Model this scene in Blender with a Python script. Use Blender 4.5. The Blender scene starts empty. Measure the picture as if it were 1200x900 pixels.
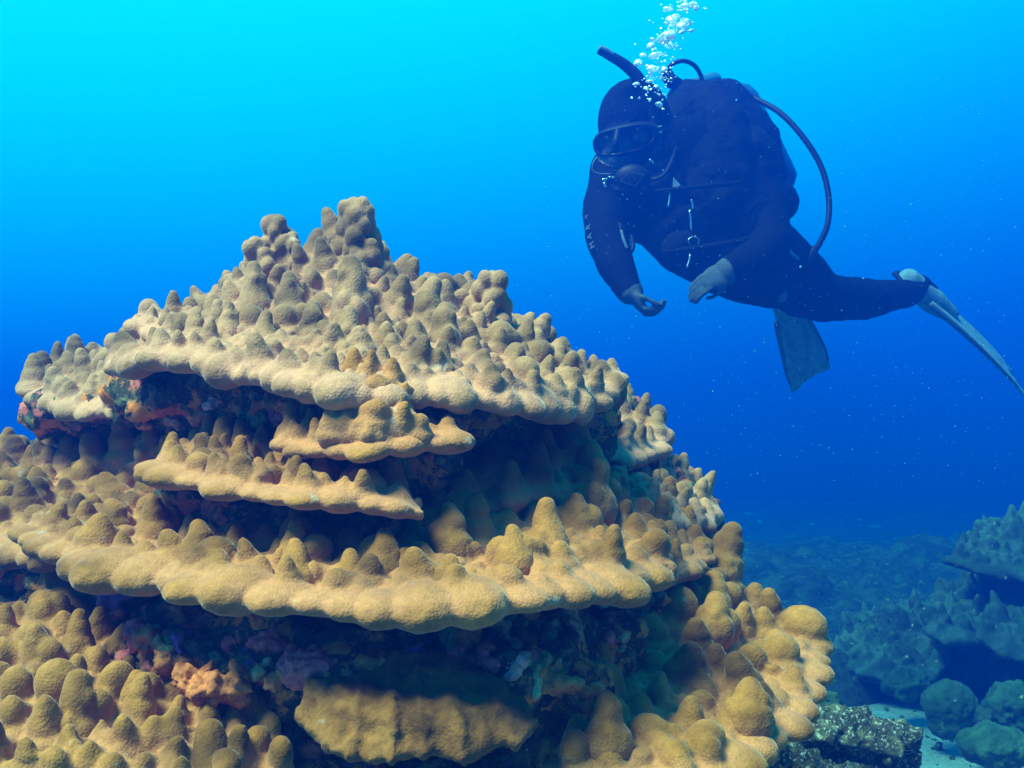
import bpy, bmesh, math, random
import numpy as np
from mathutils import Vector, Matrix, noise as mnoise

R = math.radians
rng = np.random.default_rng(7)
random.seed(7)
scene = bpy.context.scene
COL = scene.collection

# ------------------------------------------------------------------ camera
F = 1300.0                       # focal length in photo pixels (1200 x 900)
CAM = np.array([0.0, 0.0, 1.1])
PITCH = math.atan(50.0 / F)
cam_d = bpy.data.cameras.new('camera')
cam_d.sensor_width = 36.0
cam_d.lens = F / 1200.0 * 36.0
cam_d.clip_start = 0.02
cam_d.clip_end = 400.0
cam = bpy.data.objects.new('camera', cam_d)
cam.location = CAM
cam.rotation_euler = (R(90) + PITCH, 0, 0)
COL.objects.link(cam)
scene.camera = cam

# ------------------------------------------------------------------ water light (world)
world = bpy.data.worlds.new('World')
scene.world = world
world.use_nodes = True
wn, wl = world.node_tree.nodes, world.node_tree.links
wn.clear()
w_out = wn.new('ShaderNodeOutputWorld')
w_bg = wn.new('ShaderNodeBackground')
w_tc = wn.new('ShaderNodeTexCoord')
w_dot = wn.new('ShaderNodeVectorMath'); w_dot.operation = 'DOT_PRODUCT'
BRIGHT = Vector((-0.22, 0.10, 1.0)).normalized()      # where the surface glows brightest
w_dot.inputs[1].default_value = BRIGHT
w_map = wn.new('ShaderNodeMapRange')
w_map.inputs['From Min'].default_value = -1.0
w_map.inputs['From Max'].default_value = 1.0
w_ramp = wn.new('ShaderNodeValToRGB')
w_ramp.color_ramp.interpolation = 'B_SPLINE'
els = w_ramp.color_ramp.elements
stops = [(0.0, (0.0, 0.012, 0.16)), (0.40, (0.0, 0.020, 0.40)), (0.50, (0.0, 0.062, 0.74)),
         (0.58, (0.0, 0.24, 0.98)), (0.66, (0.0, 0.63, 1.20)), (0.74, (0.0, 1.02, 1.5)), (1.0, (0.02, 1.08, 1.6))]
stops = [(p, tuple(0.5 * q for q in c)) for p, c in stops]      # a ramp stop holds at most 1: the rest is in the strength
els[0].position, els[0].color = stops[0][0], (*stops[0][1], 1)
els[1].position, els[1].color = stops[-1][0], (*stops[-1][1], 1)
for p, c in stops[1:-1]:
    e = els.new(p); e.color = (*c, 1)
wl.new(w_tc.outputs['Generated'], w_dot.inputs[0])
wl.new(w_dot.outputs['Value'], w_map.inputs['Value'])
wl.new(w_map.outputs['Result'], w_ramp.inputs['Fac'])
wl.new(w_ramp.outputs['Color'], w_bg.inputs['Color'])
w_bg.inputs['Strength'].default_value = 0.545
wl.new(w_bg.outputs['Background'], w_out.inputs['Surface'])

# ------------------------------------------------------------------ sun through the surface
sun_d = bpy.data.lights.new('sun', 'SUN')
sun_d.energy = 5.0
sun_d.angle = R(24)
sun_d.color = (1.0, 0.78, 0.58)
sun = bpy.data.objects.new('sun', sun_d)
sun_dir = Vector((-0.50, -0.36, 0.95)).normalized()   # from the scene towards the sun
sun.rotation_euler = sun_dir.to_track_quat('Z', 'Y').to_euler()
sun.location = (-2, -3, 6)
COL.objects.link(sun)

scene.view_settings.view_transform = 'Standard'
scene.view_settings.look = 'None'
scene.view_settings.exposure = 2.0
scene.view_settings.gamma = 1.0
scene.view_settings.use_curve_mapping = False
scene.cycles.max_bounces = 6
scene.cycles.diffuse_bounces = 3
scene.cycles.volume_bounces = 0
scene.cycles.use_denoising = True

# ------------------------------------------------------------------ helpers
cp, sp = math.cos(PITCH), math.sin(PITCH)
def W(px, py, d):
    """photo pixel + distance along Y -> world point"""
    xc = (px - 600.0) / F
    yc = (450.0 - py) / F
    v = np.array([xc, cp - yc * sp, sp + yc * cp])
    return CAM + v * (d / v[1])

def unit_ico(sub):
    bm = bmesh.new()
    bmesh.ops.create_icosphere(bm, subdivisions=sub, radius=1.0)
    v = np.array([p.co[:] for p in bm.verts]); f = np.array([[q.index for q in p.verts] for p in bm.faces])
    bm.free()
    return v, f
ICO = {s: unit_ico(s) for s in (1, 2, 3)}

class Geo:
    def __init__(self):
        self.v, self.f, self.n = [], [], 0
    def add(self, v, f):
        v = np.asarray(v, float)
        self.v.append(v)
        self.f += [tuple(int(i) + self.n for i in q) for q in f]
        self.n += len(v)
    def blob(self, c, r, axes=None, sub=2):
        """ellipsoid: radii r along the rows of axes"""
        v, f = ICO[sub]
        r = np.array([r, r, r]) if np.isscalar(r) else np.asarray(r)
        p = v * r
        if axes is not None:
            p = p @ np.asarray(axes)
        self.add(p + np.asarray(c), f)
    def chain(self, pts, step=0.3, sub=2):
        """tapered limb: spheres along (x,y,z,r) points"""
        pts = [np.asarray(p, float) for p in pts]
        for a, b in zip(pts[:-1], pts[1:]):
            L = np.linalg.norm(b[:3] - a[:3])
            n = max(1, int(L / (step * max(0.003, min(a[3], b[3])))))
            for i in range(n + 1):
                t = i / n
                q = a * (1 - t) + b * t
                self.blob(q[:3], q[3], sub=sub)
    def verts(self):
        return np.concatenate(self.v)

def mesh_from(v, f, name='m'):
    me = bpy.data.meshes.new(name)
    me.from_pydata([tuple(p) for p in v], [], f)
    me.update()
    return me

def smooth_shade(me):
    me.polygons.foreach_set('use_smooth', [True] * len(me.polygons))

def place(name, me, mat, parent=None, origin=None):
    o = bpy.data.objects.new(name, me)
    COL.objects.link(o)
    if mat:
        if isinstance(mat, (list, tuple)):
            for m in mat: me.materials.append(m)
        else:
            me.materials.append(mat)
    if parent is not None:
        o.parent = parent
    elif origin is not None:
        o.location = origin
    return o

def root_of(o):
    p = np.zeros(3)
    while o is not None:
        p += np.array(o.location); o = o.parent
    return p

def fuse(geo, voxel, smooth=3, factor=0.5):
    """union of the shapes as one continuous skin; returns numpy verts, faces"""
    me = mesh_from(geo.verts(), geo.f, 'tmp')
    o = bpy.data.objects.new('tmp', me); COL.objects.link(o)
    m = o.modifiers.new('r', 'REMESH'); m.mode = 'VOXEL'; m.voxel_size = voxel; m.use_smooth_shade = True
    if smooth:
        s = o.modifiers.new('s', 'SMOOTH'); s.factor = factor; s.iterations = smooth
    dg = bpy.context.evaluated_depsgraph_get()
    dg.update()
    out = bpy.data.meshes.new_from_object(o.evaluated_get(dg))
    bpy.data.objects.remove(o); bpy.data.meshes.remove(me)
    return out

def shift(me, origin):
    n = len(me.vertices)
    a = np.empty(n * 3); me.vertices.foreach_get('co', a)
    a = a.reshape(-1, 3) - np.asarray(origin)
    me.vertices.foreach_set('co', a.ravel()); me.update()

def roughen(me, amp, scale, octaves=4, seed=0.0, ridged=False):
    """push vertices along their normals by fractal noise"""
    n = len(me.vertices)
    co = np.empty(n * 3); me.vertices.foreach_get('co', co); co = co.reshape(-1, 3)
    no = np.empty(n * 3); me.vertices.foreach_get('normal', no); no = no.reshape(-1, 3)
    h = np.empty(n)
    for i in range(n):
        p = Vector(co[i] * scale + seed)
        if ridged:
            h[i] = mnoise.ridged_multi_fractal(p, 0.9, 2.1, octaves, 1.0, 2.0) - 1.0
        else:
            h[i] = mnoise.fractal(p, 0.8, 2.1, octaves)
    co += no * (h * amp)[:, None]
    me.vertices.foreach_set('co', co.ravel()); me.update()

def fused(name, geo, voxel, mat, parent=None, smooth=3, rough=None, origin=None):
    me = fuse(geo, voxel, smooth)
    if rough: roughen(me, **rough)
    shift(me, root_of(parent) if parent is not None else (origin if origin is not None else (0, 0, 0)))
    smooth_shade(me)
    me.materials.clear()
    me.name = name
    return place(name, me, mat, parent, origin)

def raw(name, geo, mat, parent=None, origin=None, smooth=True):
    me = mesh_from(geo.verts(), geo.f, name)
    shift(me, root_of(parent) if parent is not None else (origin if origin is not None else (0, 0, 0)))
    if smooth: smooth_shade(me)
    return place(name, me, mat, parent, origin)

def empty(name, loc, label, cat, group=None):
    o = bpy.data.objects.new(name, None)
    o.location = loc; o.empty_display_size = 0.1
    COL.objects.link(o)
    tag(o, label, cat, group)
    return o

def tag(o, label, cat, group=None):
    o['label'] = label; o['category'] = cat
    if group: o['group'] = group
    return o

def norm(v):
    v = np.asarray(v, float); return v / (np.linalg.norm(v) + 1e-12)

# ------------------------------------------------------------------ materials
def new_mat(name):
    m = bpy.data.materials.new(name); m.use_nodes = True
    nt = m.node_tree
    return m, nt.nodes, nt.links, nt.nodes['Principled BSDF']

def ramp(N, stops, interp='LINEAR'):
    r = N.new('ShaderNodeValToRGB'); r.color_ramp.interpolation = interp
    e = r.color_ramp.elements
    e[0].position, e[0].color = stops[0][0], (*stops[0][1], 1)
    e[1].position, e[1].color = stops[-1][0], (*stops[-1][1], 1)
    for p, c in stops[1:-1]:
        k = e.new(p); k.color = (*c, 1)
    return r

def noise_tex(N, L, co, scale, detail=4, rough=0.55):
    t = N.new('ShaderNodeTexNoise'); t.inputs['Scale'].default_value = scale
    t.inputs['Detail'].default_value = detail; t.inputs['Roughness'].default_value = rough
    L.new(co, t.inputs['Vector'])
    return t

def mixc(N, L, a, b, fac, mode='MIX'):
    m = N.new('ShaderNodeMix'); m.data_type = 'RGBA'; m.blend_type = mode
    for sock, val in ((m.inputs[6], a), (m.inputs[7], b), (m.inputs[0], fac)):
        if hasattr(val, 'links'): L.new(val, sock)
        elif isinstance(val, (tuple, list)): sock.default_value = (*val, 1)
        else: sock.default_value = val
    return m.outputs[2]

def coral_mat(name, cols, grain=420.0, sheen=0.22, bump=0.35, patch=9.0, pale=None):
    m, N, L, b = new_mat(name)
    co = N.new('ShaderNodeTexCoord').outputs['Object']
    n1 = noise_tex(N, L, co, patch, 3, 0.6)
    r1 = ramp(N, [(0.34, cols[0]), (0.46, cols[1]), (0.58, cols[2]), (0.68, cols[1])])
    L.new(n1.outputs['Fac'], r1.inputs['Fac'])
    base_c = r1.outputs['Color']
    if pale:      # growing margins and flats are paler than the knobs
        at = N.new('ShaderNodeAttribute'); at.attribute_name = 'pigment'
        base_c = mixc(N, L, pale, base_c, at.outputs['Fac'])
    # polyps: tiny paler pits all over
    vo = N.new('ShaderNodeTexVoronoi'); vo.inputs['Scale'].default_value = grain
    L.new(co, vo.inputs['Vector'])
    rv = ramp(N, [(0.15, (1.12, 1.1, 1.08)), (0.55, (0.9, 0.9, 0.88))])
    L.new(vo.outputs['Distance'], rv.inputs['Fac'])
    n2 = noise_tex(N, L, co, grain * 0.45, 3, 0.7)
    r2 = ramp(N, [(0.3, (0.8, 0.8, 0.78)), (0.7, (1.15, 1.15, 1.15))])
    L.new(n2.outputs['Fac'], r2.inputs['Fac'])
    c = mixc(N, L, base_c, rv.outputs['Color'], 0.8, 'MULTIPLY')
    c = mixc(N, L, c, r2.outputs['Color'], 0.85, 'MULTIPLY')
    # worn / bitten pale spots
    n3 = noise_tex(N, L, co, 34, 2, 0.5)
    r3 = ramp(N, [(0.70, (0, 0, 0)), (0.76, (1, 1, 1))])
    L.new(n3.outputs['Fac'], r3.inputs['Fac'])
    c = mixc(N, L, c, (0.30, 0.20, 0.12), r3.outputs['Color'])
    L.new(c, b.inputs['Base Color'])
    b.inputs['Roughness'].default_value = 0.85
    b.inputs['Specular IOR Level'].default_value = 0.2
    b.inputs['Sheen Weight'].default_value = sheen
    b.inputs['Sheen Roughness'].default_value = 0.35
    b.inputs['Sheen Tint'].default_value = (1.0, 0.93, 0.8, 1)
    add = N.new('ShaderNodeMath'); add.operation = 'SUBTRACT'
    L.new(n2.outputs['Fac'], add.inputs[0]); L.new(vo.outputs['Distance'], add.inputs[1])
    bp = N.new('ShaderNodeBump'); bp.inputs['Strength'].default_value = bump
    bp.inputs['Distance'].default_value = 0.0016
    L.new(add.outputs[0], bp.inputs['Height'])
    L.new(bp.outputs['Normal'], b.inputs['Normal'])
    return m

M = {}
M['coral'] = coral_mat('lobe_coral', [(0.068, 0.028, 0.003), (0.17, 0.069, 0.008), (0.31, 0.130, 0.024)], pale=(0.37, 0.152, 0.055))
M['coral_grey'] = coral_mat('summit_coral', [(0.08, 0.045, 0.017), (0.185, 0.098, 0.037), (0.33, 0.175, 0.08)], pale=(0.43, 0.205, 0.11))  # greyer than the lobe coral: haze of distance put into the colour
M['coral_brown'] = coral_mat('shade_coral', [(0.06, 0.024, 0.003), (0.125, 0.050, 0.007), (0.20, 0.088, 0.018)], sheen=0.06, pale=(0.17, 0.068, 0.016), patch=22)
M['coral_far'] = coral_mat('far_coral', [(0.008, 0.0144, 0.0096), (0.0208, 0.0336, 0.0224), (0.052, 0.072, 0.0496)], grain=90, patch=5, sheen=0.08)

def rock_mat(name, dark, cols, scale=26.0, fine=160.0, dist=0.006, bump=0.8):
    """dead reef rock with crusts of algae, sponge and coralline pink"""
    m, N, L, b = new_mat(name)
    co = N.new('ShaderNodeTexCoord').outputs['Object']
    n0 = noise_tex(N, L, co, fine, 5, 0.75)
    r0 = ramp(N, [(0.35, tuple(0.35 * x for x in dark)), (0.7, tuple(2.2 * x for x in dark))])
    L.new(n0.outputs['Fac'], r0.inputs['Fac'])
    c = r0.outputs['Color']
    for i, (col, sc, thr, wid) in enumerate(cols):
        mp = N.new('ShaderNodeMapping'); mp.inputs['Location'].default_value = (3.7 * i + 1, 1.9 * i, 5.1 * i)
        L.new(co, mp.inputs['Vector'])
        n = noise_tex(N, L, mp.outputs['Vector'], sc, 5, 0.68)
        r = ramp(N, [(thr, (0, 0, 0)), (thr + wid, (1, 1, 1))])
        L.new(n.outputs['Fac'], r.inputs['Fac'])
        tint = mixc(N, L, tuple(0.55 * x for x in col), tuple(min(1, 1.4 * x) for x in col), n0.outputs['Fac'])
        c = mixc(N, L, c, tint, r.outputs['Color'])
    L.new(c, b.inputs['Base Color'])
    b.inputs['Roughness'].default_value = 0.9
    b.inputs['Specular IOR Level'].default_value = 0.2
    n1 = noise_tex(N, L, co, scale * 3, 6, 0.75)
    bp = N.new('ShaderNodeBump'); bp.inputs['Strength'].default_value = bump
    bp.inputs['Distance'].default_value = dist
    L.new(n1.outputs['Fac'], bp.inputs['Height']); L.new(bp.outputs['Normal'], b.inputs['Normal'])
    return m
M['core'] = rock_mat('encrusted_rock', (0.03, 0.03, 0.02), [
    ((0.10, 0.11, 0.05), 60, 0.53, 0.05), ((0.6, 0.18, 0.03), 22, 0.53, 0.05), ((0.5, 0.12, 0.09), 17, 0.57, 0.05),
    ((0.16, 0.08, 0.22), 19, 0.645, 0.03), ((0.5, 0.4, 0.28), 150, 0.66, 0.03)])
M['rubble'] = rock_mat('dead_coral_rock', (0.03, 0.03, 0.02), [
    ((0.11, 0.10, 0.05), 30, 0.50, 0.08), ((0.34, 0.33, 0.28), 130, 0.55, 0.06)], dist=0.012)
M['reef_rock'] = rock_mat('algae_reef', (0.016, 0.02, 0.012), [
    ((0.04, 0.048, 0.024), 9, 0.48, 0.1), ((0.12, 0.13, 0.085), 24, 0.60, 0.08)], scale=12, fine=40, dist=0.03)
M['dome'] = coral_mat('brain_coral', [(0.015, 0.032, 0.014), (0.028, 0.055, 0.026), (0.045, 0.08, 0.04)], grain=110, patch=6, sheen=0.05, bump=0.6)

def sponge_mat(name, a, c2, sc=90):
    m, N, L, b = new_mat(name)
    co = N.new('ShaderNodeTexCoord').outputs['Object']
    n = noise_tex(N, L, co, sc, 6, 0.72)
    r = ramp(N, [(0.3, tuple(0.35 * x for x in a)), (0.5, a), (0.72, c2)])
    L.new(n.outputs['Fac'], r.inputs['Fac']); L.new(r.outputs['Color'], b.inputs['Base Color'])
    b.inputs['Roughness'].default_value = 0.75
    bp = N.new('ShaderNodeBump'); bp.inputs['Strength'].default_value = 0.9; bp.inputs['Distance'].default_value = 0.004
    L.new(n.outputs['Fac'], bp.inputs['Height']); L.new(bp.outputs['Normal'], b.inputs['Normal'])
    return m
M['sp_pink'] = sponge_mat('pink_crust', (0.60, 0.10, 0.09), (0.8, 0.28, 0.22))
M['sp_orange'] = sponge_mat('orange_crust', (0.46, 0.12, 0.02), (0.62, 0.27, 0.07))
M['sp_purple'] = sponge_mat('purple_crust', (0.17, 0.07, 0.24), (0.32, 0.18, 0.40))
M['sp_tan'] = sponge_mat('tan_crust', (0.34, 0.24, 0.10), (0.6, 0.48, 0.26))
M['sp_green'] = sponge_mat('green_turf', (0.10, 0.13, 0.04), (0.24, 0.26, 0.10), 140)
M['sp_shell'] = sponge_mat('pale_shell', (0.55, 0.30, 0.26), (0.8, 0.66, 0.62), 160)

def plain(name, col, rough=0.6, metal=0.0, spec=0.4, var=0.25, scale=40, bump=0.0):
    m, N, L, b = new_mat(name)
    co = N.new('ShaderNodeTexCoord').outputs['Object']
    n = noise_tex(N, L, co, scale, 4, 0.6)
    r = ramp(N, [(0.3, tuple(x * (1 - var) for x in col)), (0.7, tuple(min(1, x * (1 + var)) for x in col))])
    L.new(n.outputs['Fac'], r.inputs['Fac']); L.new(r.outputs['Color'], b.inputs['Base Color'])
    b.inputs['Roughness'].default_value = rough; b.inputs['Metallic'].default_value = metal
    b.inputs['Specular IOR Level'].default_value = spec
    if bump:
        bp = N.new('ShaderNodeBump'); bp.inputs['Strength'].default_value = 0.6; bp.inputs['Distance'].default_value = bump
        L.new(n.outputs['Fac'], bp.inputs['Height']); L.new(bp.outputs['Normal'], b.inputs['Normal'])
    return m
M['neoprene'] = plain('neoprene', (0.00105, 0.0014, 0.0028), 0.85, spec=0.05, bump=0.006, scale=14)
M['nylon'] = plain('nylon', (0.0014, 0.00175, 0.0035), 0.8, spec=0.06, bump=0.006, scale=22)
M['rubber'] = plain('rubber', (0.0025, 0.003, 0.005), 0.55, spec=0.12)
M['tankpaint'] = plain('tank_paint', (0.004, 0.03, 0.11), 0.4, spec=0.25)
M['glove'] = plain('glove', (0.030, 0.042, 0.046), 0.8, spec=0.2, bump=0.002)
M['skin'] = plain('skin', (0.07, 0.06, 0.052), 0.6, spec=0.3)
M['steel'] = plain('steel', (0.22, 0.26, 0.28), 0.3, metal=1.0)
M['white'] = plain('white_print', (0.07, 0.10, 0.12), 0.6)
M['fin'] = plain('fin_plastic', (0.14, 0.22, 0.25), 0.45, var=0.3)
M['grey'] = plain('grey_plastic', (0.035, 0.05, 0.06), 0.5)
_f = M['fin'].node_tree.nodes['Principled BSDF']; _f.inputs['Transmission Weight'].default_value = 0.3; _f.inputs['IOR'].default_value = 1.08
M['speck'] = plain('speck', (0.08, 0.24, 0.34), 0.9)
def glass_mat():
    m, N, L, b = new_mat('mask_glass')
    b.inputs['Base Color'].default_value = (0.75, 0.85, 0.9, 1)
    b.inputs['Roughness'].default_value = 0.05
    b.inputs['Transmission Weight'].default_value = 1.0
    b.inputs['IOR'].default_value = 1.12
    return m
M['glass'] = glass_mat()
def bubble_mat():
    m, N, L, b = new_mat('air_bubble')
    b.inputs['Base Color'].default_value = (0.93, 0.97, 1.0, 1)
    b.inputs['Metallic'].default_value = 0.55
    b.inputs['Roughness'].default_value = 0.22
    tr = N.new('ShaderNodeBsdfTransparent')
    fr = N.new('ShaderNodeLayerWeight'); fr.inputs['Blend'].default_value = 0.35
    mp = N.new('ShaderNodeMapRange'); mp.inputs['To Min'].default_value = 0.55; mp.inputs['To Max'].default_value = 1.0
    L.new(fr.outputs['Facing'], mp.inputs['Value'])
    mx = N.new('ShaderNodeMixShader')
    L.new(mp.outputs['Result'], mx.inputs['Fac']); L.new(tr.outputs[0], mx.inputs[1]); L.new(b.outputs[0], mx.inputs[2])
    L.new(mx.outputs[0], N['Material Output'].inputs['Surface'])
    return m
M['bubble'] = bubble_mat()
def sand_mat():
    m, N, L, b = new_mat('sand')
    co = N.new('ShaderNodeTexCoord').outputs['Object']
    n = noise_tex(N, L, co, 70, 6, 0.8)
    r = ramp(N, [(0.32, (0.15, 0.145, 0.125)), (0.5, (0.35, 0.34, 0.31)), (0.68, (0.48, 0.47, 0.43))])
    L.new(n.outputs['Fac'], r.inputs['Fac'])
    n2 = noise_tex(N, L, co, 4, 4, 0.6)
    r2 = ramp(N, [(0.35, (0.55, 0.58, 0.5)), (0.6, (1, 1, 1))])
    L.new(n2.outputs['Fac'], r2.inputs['Fac'])
    L.new(mixc(N, L, r.outputs['Color'], r2.outputs['Color'], 0.8, 'MULTIPLY'), b.inputs['Base Color'])
    b.inputs['Roughness'].default_value = 0.95
    bp = N.new('ShaderNodeBump'); bp.inputs['Strength'].default_value = 0.8; bp.inputs['Distance'].default_value = 0.015
    L.new(n.outputs['Fac'], bp.inputs['Height']); L.new(bp.outputs['Normal'], b.inputs['Normal'])
    return m
M['sand'] = sand_mat()

# ------------------------------------------------------------------ coral builder
def resample(row, n):
    P = np.array(row, float)
    s = np.r_[0, np.cumsum(np.linalg.norm(np.diff(P[:, :2], axis=0), axis=1))]
    t = np.linspace(0, s[-1], n)
    return np.stack([np.interp(t, s, P[:, k]) for k in range(3)], 1)

def surface(rows, nu=48, nv=24):
    """rows of (px, py, d), from the growing edge inwards -> world grid [nv, nu, 3]"""
    G = np.stack([resample(r, nu) for r in rows])
    k = np.linspace(0, len(rows) - 1, nv)
    i0 = np.clip(k.astype(int), 0, len(rows) - 2); t = (k - i0)[:, None, None]
    P = G[i0] * (1 - t) + G[i0 + 1] * t
    for _ in range(2):                              # soften the kinks between rows
        Q = P.copy(); Q[1:-1] = 0.25 * P[:-2] + 0.5 * P[1:-1] + 0.25 * P[2:]
        Q2 = Q.copy(); Q2[:, 1:-1] = 0.25 * Q[:, :-2] + 0.5 * Q[:, 1:-1] + 0.25 * Q[:, 2:]
        P = Q2
    return np.array([[W(*p) for p in r] for r in P]), P

def grid_normals(S):
    du = np.gradient(S, axis=1); dv = np.gradient(S, axis=0)
    n = np.cross(du, dv)
    n /= np.linalg.norm(n, axis=2, keepdims=True) + 1e-12
    flip = (n @ np.array([0, -0.45, 1.0])) < 0
    n[flip] *= -1
    return n

def slab(g, S, n, th0, th1, back=0.35):
    """solid shelf under the surface: th0 thick at the edge, th1 inside"""
    nv, nu, _ = S.shape
    th = np.linspace(th0, th1, nv)[:, None, None]
    down = np.array([0, back, -1.0]); down /= np.linalg.norm(down)
    B = S - n * th * 0.5 + down * th * 0.7
    V = np.concatenate([S.reshape(-1, 3), B.reshape(-1, 3)])
    m = nv * nu
    f = []
    for j in range(nv - 1):
        for i in range(nu - 1):
            a = j * nu + i
            f.append((a, a + 1, a + nu + 1, a + nu)); f.append((m + a, m + a + nu, m + a + nu + 1, m + a + 1))
    ring = [i for i in range(nu)] + [j * nu + nu - 1 for j in range(1, nv)] + [(nv - 1) * nu + i for i in range(nu - 2, -1, -1)] + [j * nu for j in range(nv - 2, 0, -1)]
    for a, b in zip(ring, ring[1:] + ring[:1]):
        f.append((a, m + a, m + b, b))
    g.add(V, f)

def frame(axis, hint=(1, 0, 0)):
    z = norm(axis); x = norm(np.cross(hint if abs(np.dot(z, hint)) < 0.9 else (0, 1, 0), z)); y = np.cross(z, x)
    return np.stack([x, y, z])

UP = np.array([0, 0, 1.0])
def knob(g, p, axis, w, h, dome=0.3):
    """rounded cone-like lump, sometimes with smaller ones fused to its side"""
    fr = frame(axis, (rng.normal(), rng.normal(), 0.2))
    a = fr[2]
    e = rng.uniform(0.85, 1.2)
    lean = rng.normal(0, 0.07, 3) * w
    if rng.random() < dome:      # domed
        g.blob(p + a * h * 0.08, (w * 0.60 * e, w * 0.60 / e, h * 0.36), fr)
        g.blob(p + a * h * 0.48 + lean, (w * 0.43 * e, w * 0.43 / e, h * 0.44), fr)
    else:                       # tapered peak with a flared foot
        g.blob(p + a * h * 0.06, (w * 0.64 * e, w * 0.64 / e, h * 0.32), fr)
        g.blob(p + a * h * 0.34, (w * 0.47 * e, w * 0.47 / e, h * 0.42), fr)
        g.blob(p + a * h * 0.66 + lean * 0.7, (w * 0.32 * e, w * 0.32 / e, h * 0.32), fr)
        g.blob(p + a * h * 0.86 + lean, (w * 0.215 * e, w * 0.215 / e, h * 0.22), fr)
    for _ in range(int(rng.choice([0, 1, 2, 3], p=[0.25, 0.3, 0.25, 0.2]))):     # side lumps
        ang = rng.uniform(0, 6.28); s = rng.uniform(0.30, 0.5); t = rng.uniform(0.0, 0.5)
        q = p + (fr[0] * math.cos(ang) + fr[1] * math.sin(ang)) * w * (0.5 - 0.22 * t) + a * h * t
        g.blob(q, (w * s * 0.75, w * s * 0.75, w * s * rng.uniform(0.8, 1.25)), fr)

def patch(g, rows, th=(14, 26), size=(24, 40), tall=(0.8, 1.5), gap=0.85, rim=(26, 42), rim_h=0.62, small=0.6, tries=3500,
          lean=0.45, vmin=0.08, nu=48, nv=24, seed=1, avoid=(), rim_lumps=0.35, dome=0.3):
    """a shelf of lobe coral: slab + rounded growing edge + knobs on top. sizes in photo pixels"""
    global rng
    keep = rng; rng = np.random.default_rng(seed)
    S, P = surface(rows, nu, nv)
    n = grid_normals(S)
    mpp = P[:, :, 2] / F
    k = float(np.median(mpp))
    slab(g, S, n, th[0] * k * 0.8, th[1] * k)
    if rim:
        edge = S[0]
        L = np.r_[0, np.cumsum(np.linalg.norm(np.diff(edge, axis=0), axis=1))]
        s = 0.0
        while s < L[-1]:
            w = rng.uniform(*rim) * k
            i = min(np.searchsorted(L, s), nu - 1); i0, i1 = max(0, i - 1), min(nu - 1, i + 1)
            tan = norm(edge[i1] - edge[i0])
            inn = S[min(3, nv - 1), i] - edge[i]; inn -= tan * np.dot(inn, tan); inn = norm(inn)
            upv = norm(np.cross(tan, inn)); upv = upv if upv[2] > 0 else -upv
            fr = np.stack([tan, inn, upv])
            c = edge[i] + inn * w * rng.uniform(0.12, 0.42) - upv * th[0] * k * 0.3
            g.blob(c, (w * 0.56, w * rng.uniform(0.6, 0.85), w * 0.55 * rim_h * rng.uniform(0.85, 1.2)), fr)
            if rng.random() < rim_lumps:
                q = rng.uniform(0.26, 0.42)
                g.blob(c + inn * w * rng.uniform(0.3, 0.8) + tan * w * rng.normal(0, 0.3) + upv * w * 0.16, (w * q, w * q, w * q * 1.1), fr)
            s += w * rng.uniform(0.6, 0.88)
    pts, rad = [], []
    av = [np.array(W(*a[:3])) for a in avoid]
    for it in range(tries):
        big = it < tries * 0.55
        u, v = rng.uniform(0, nu - 1.001), rng.uniform(vmin * (nv - 1), nv - 1.001)
        i, j = int(u), int(v)
        fu, fv = u - i, v - j
        p = (S[j, i] * (1 - fu) + S[j, i + 1] * fu) * (1 - fv) + (S[j + 1, i] * (1 - fu) + S[j + 1, i + 1] * fu) * fv
        kk = mpp[j, i]
        w = (rng.uniform(*size) if big else rng.uniform(size[0] * small * 0.8, size[0])) * kk
        if pts:
            dd = np.linalg.norm(np.array(pts) - p, axis=1)
            if np.any(dd < (np.array(rad) + w * 0.5) * gap): continue
        if any(np.linalg.norm(q - p) < a[3] * kk for q, a in zip(av, avoid)): continue
        pts.append(p); rad.append(w * 0.5)
        ax = norm(n[j, i] * lean + UP * (1 - lean) + rng.normal(0, 0.08, 3))
        h = w * rng.uniform(*tall) * (1.0 if big else 0.75)
        knob(g, p - ax * w * 0.12, ax, w, h, dome)
    rng = keep
    return S, P, n

from mathutils.kdtree import KDTree
def pigment(o, S, h):
    """how far each spot of the colony stands above its shelf: 0 on the growing flats, 1 on the knobs"""
    P = np.asarray(S).reshape(-1, 3)
    kd = KDTree(len(P))
    for i, p in enumerate(P): kd.insert(p, i)
    kd.balance()
    me = o.data; n = len(me.vertices); off = root_of(o)
    co = np.empty(n * 3); me.vertices.foreach_get('co', co); co = co.reshape(-1, 3) + off
    val = np.array([kd.find(c)[2] for c in co])
    val = np.clip((val - 0.25 * h) / (0.75 * h), 0, 1)
    a = me.attributes.new('pigment', 'FLOAT', 'POINT'); a.data.foreach_set('value', val)

def pigment_z(o, lo=0.0):
    me = o.data; n = len(me.vertices)
    co = np.empty(n * 3); me.vertices.foreach_get('co', co); z = co.reshape(-1, 3)[:, 2]
    t = (z - z.min()) / (np.ptp(z) + 1e-9)
    a = me.attributes.new('pigment', 'FLOAT', 'POINT'); a.data.foreach_set('value', np.clip(lo + t * 1.8, 0, 1))

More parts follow.
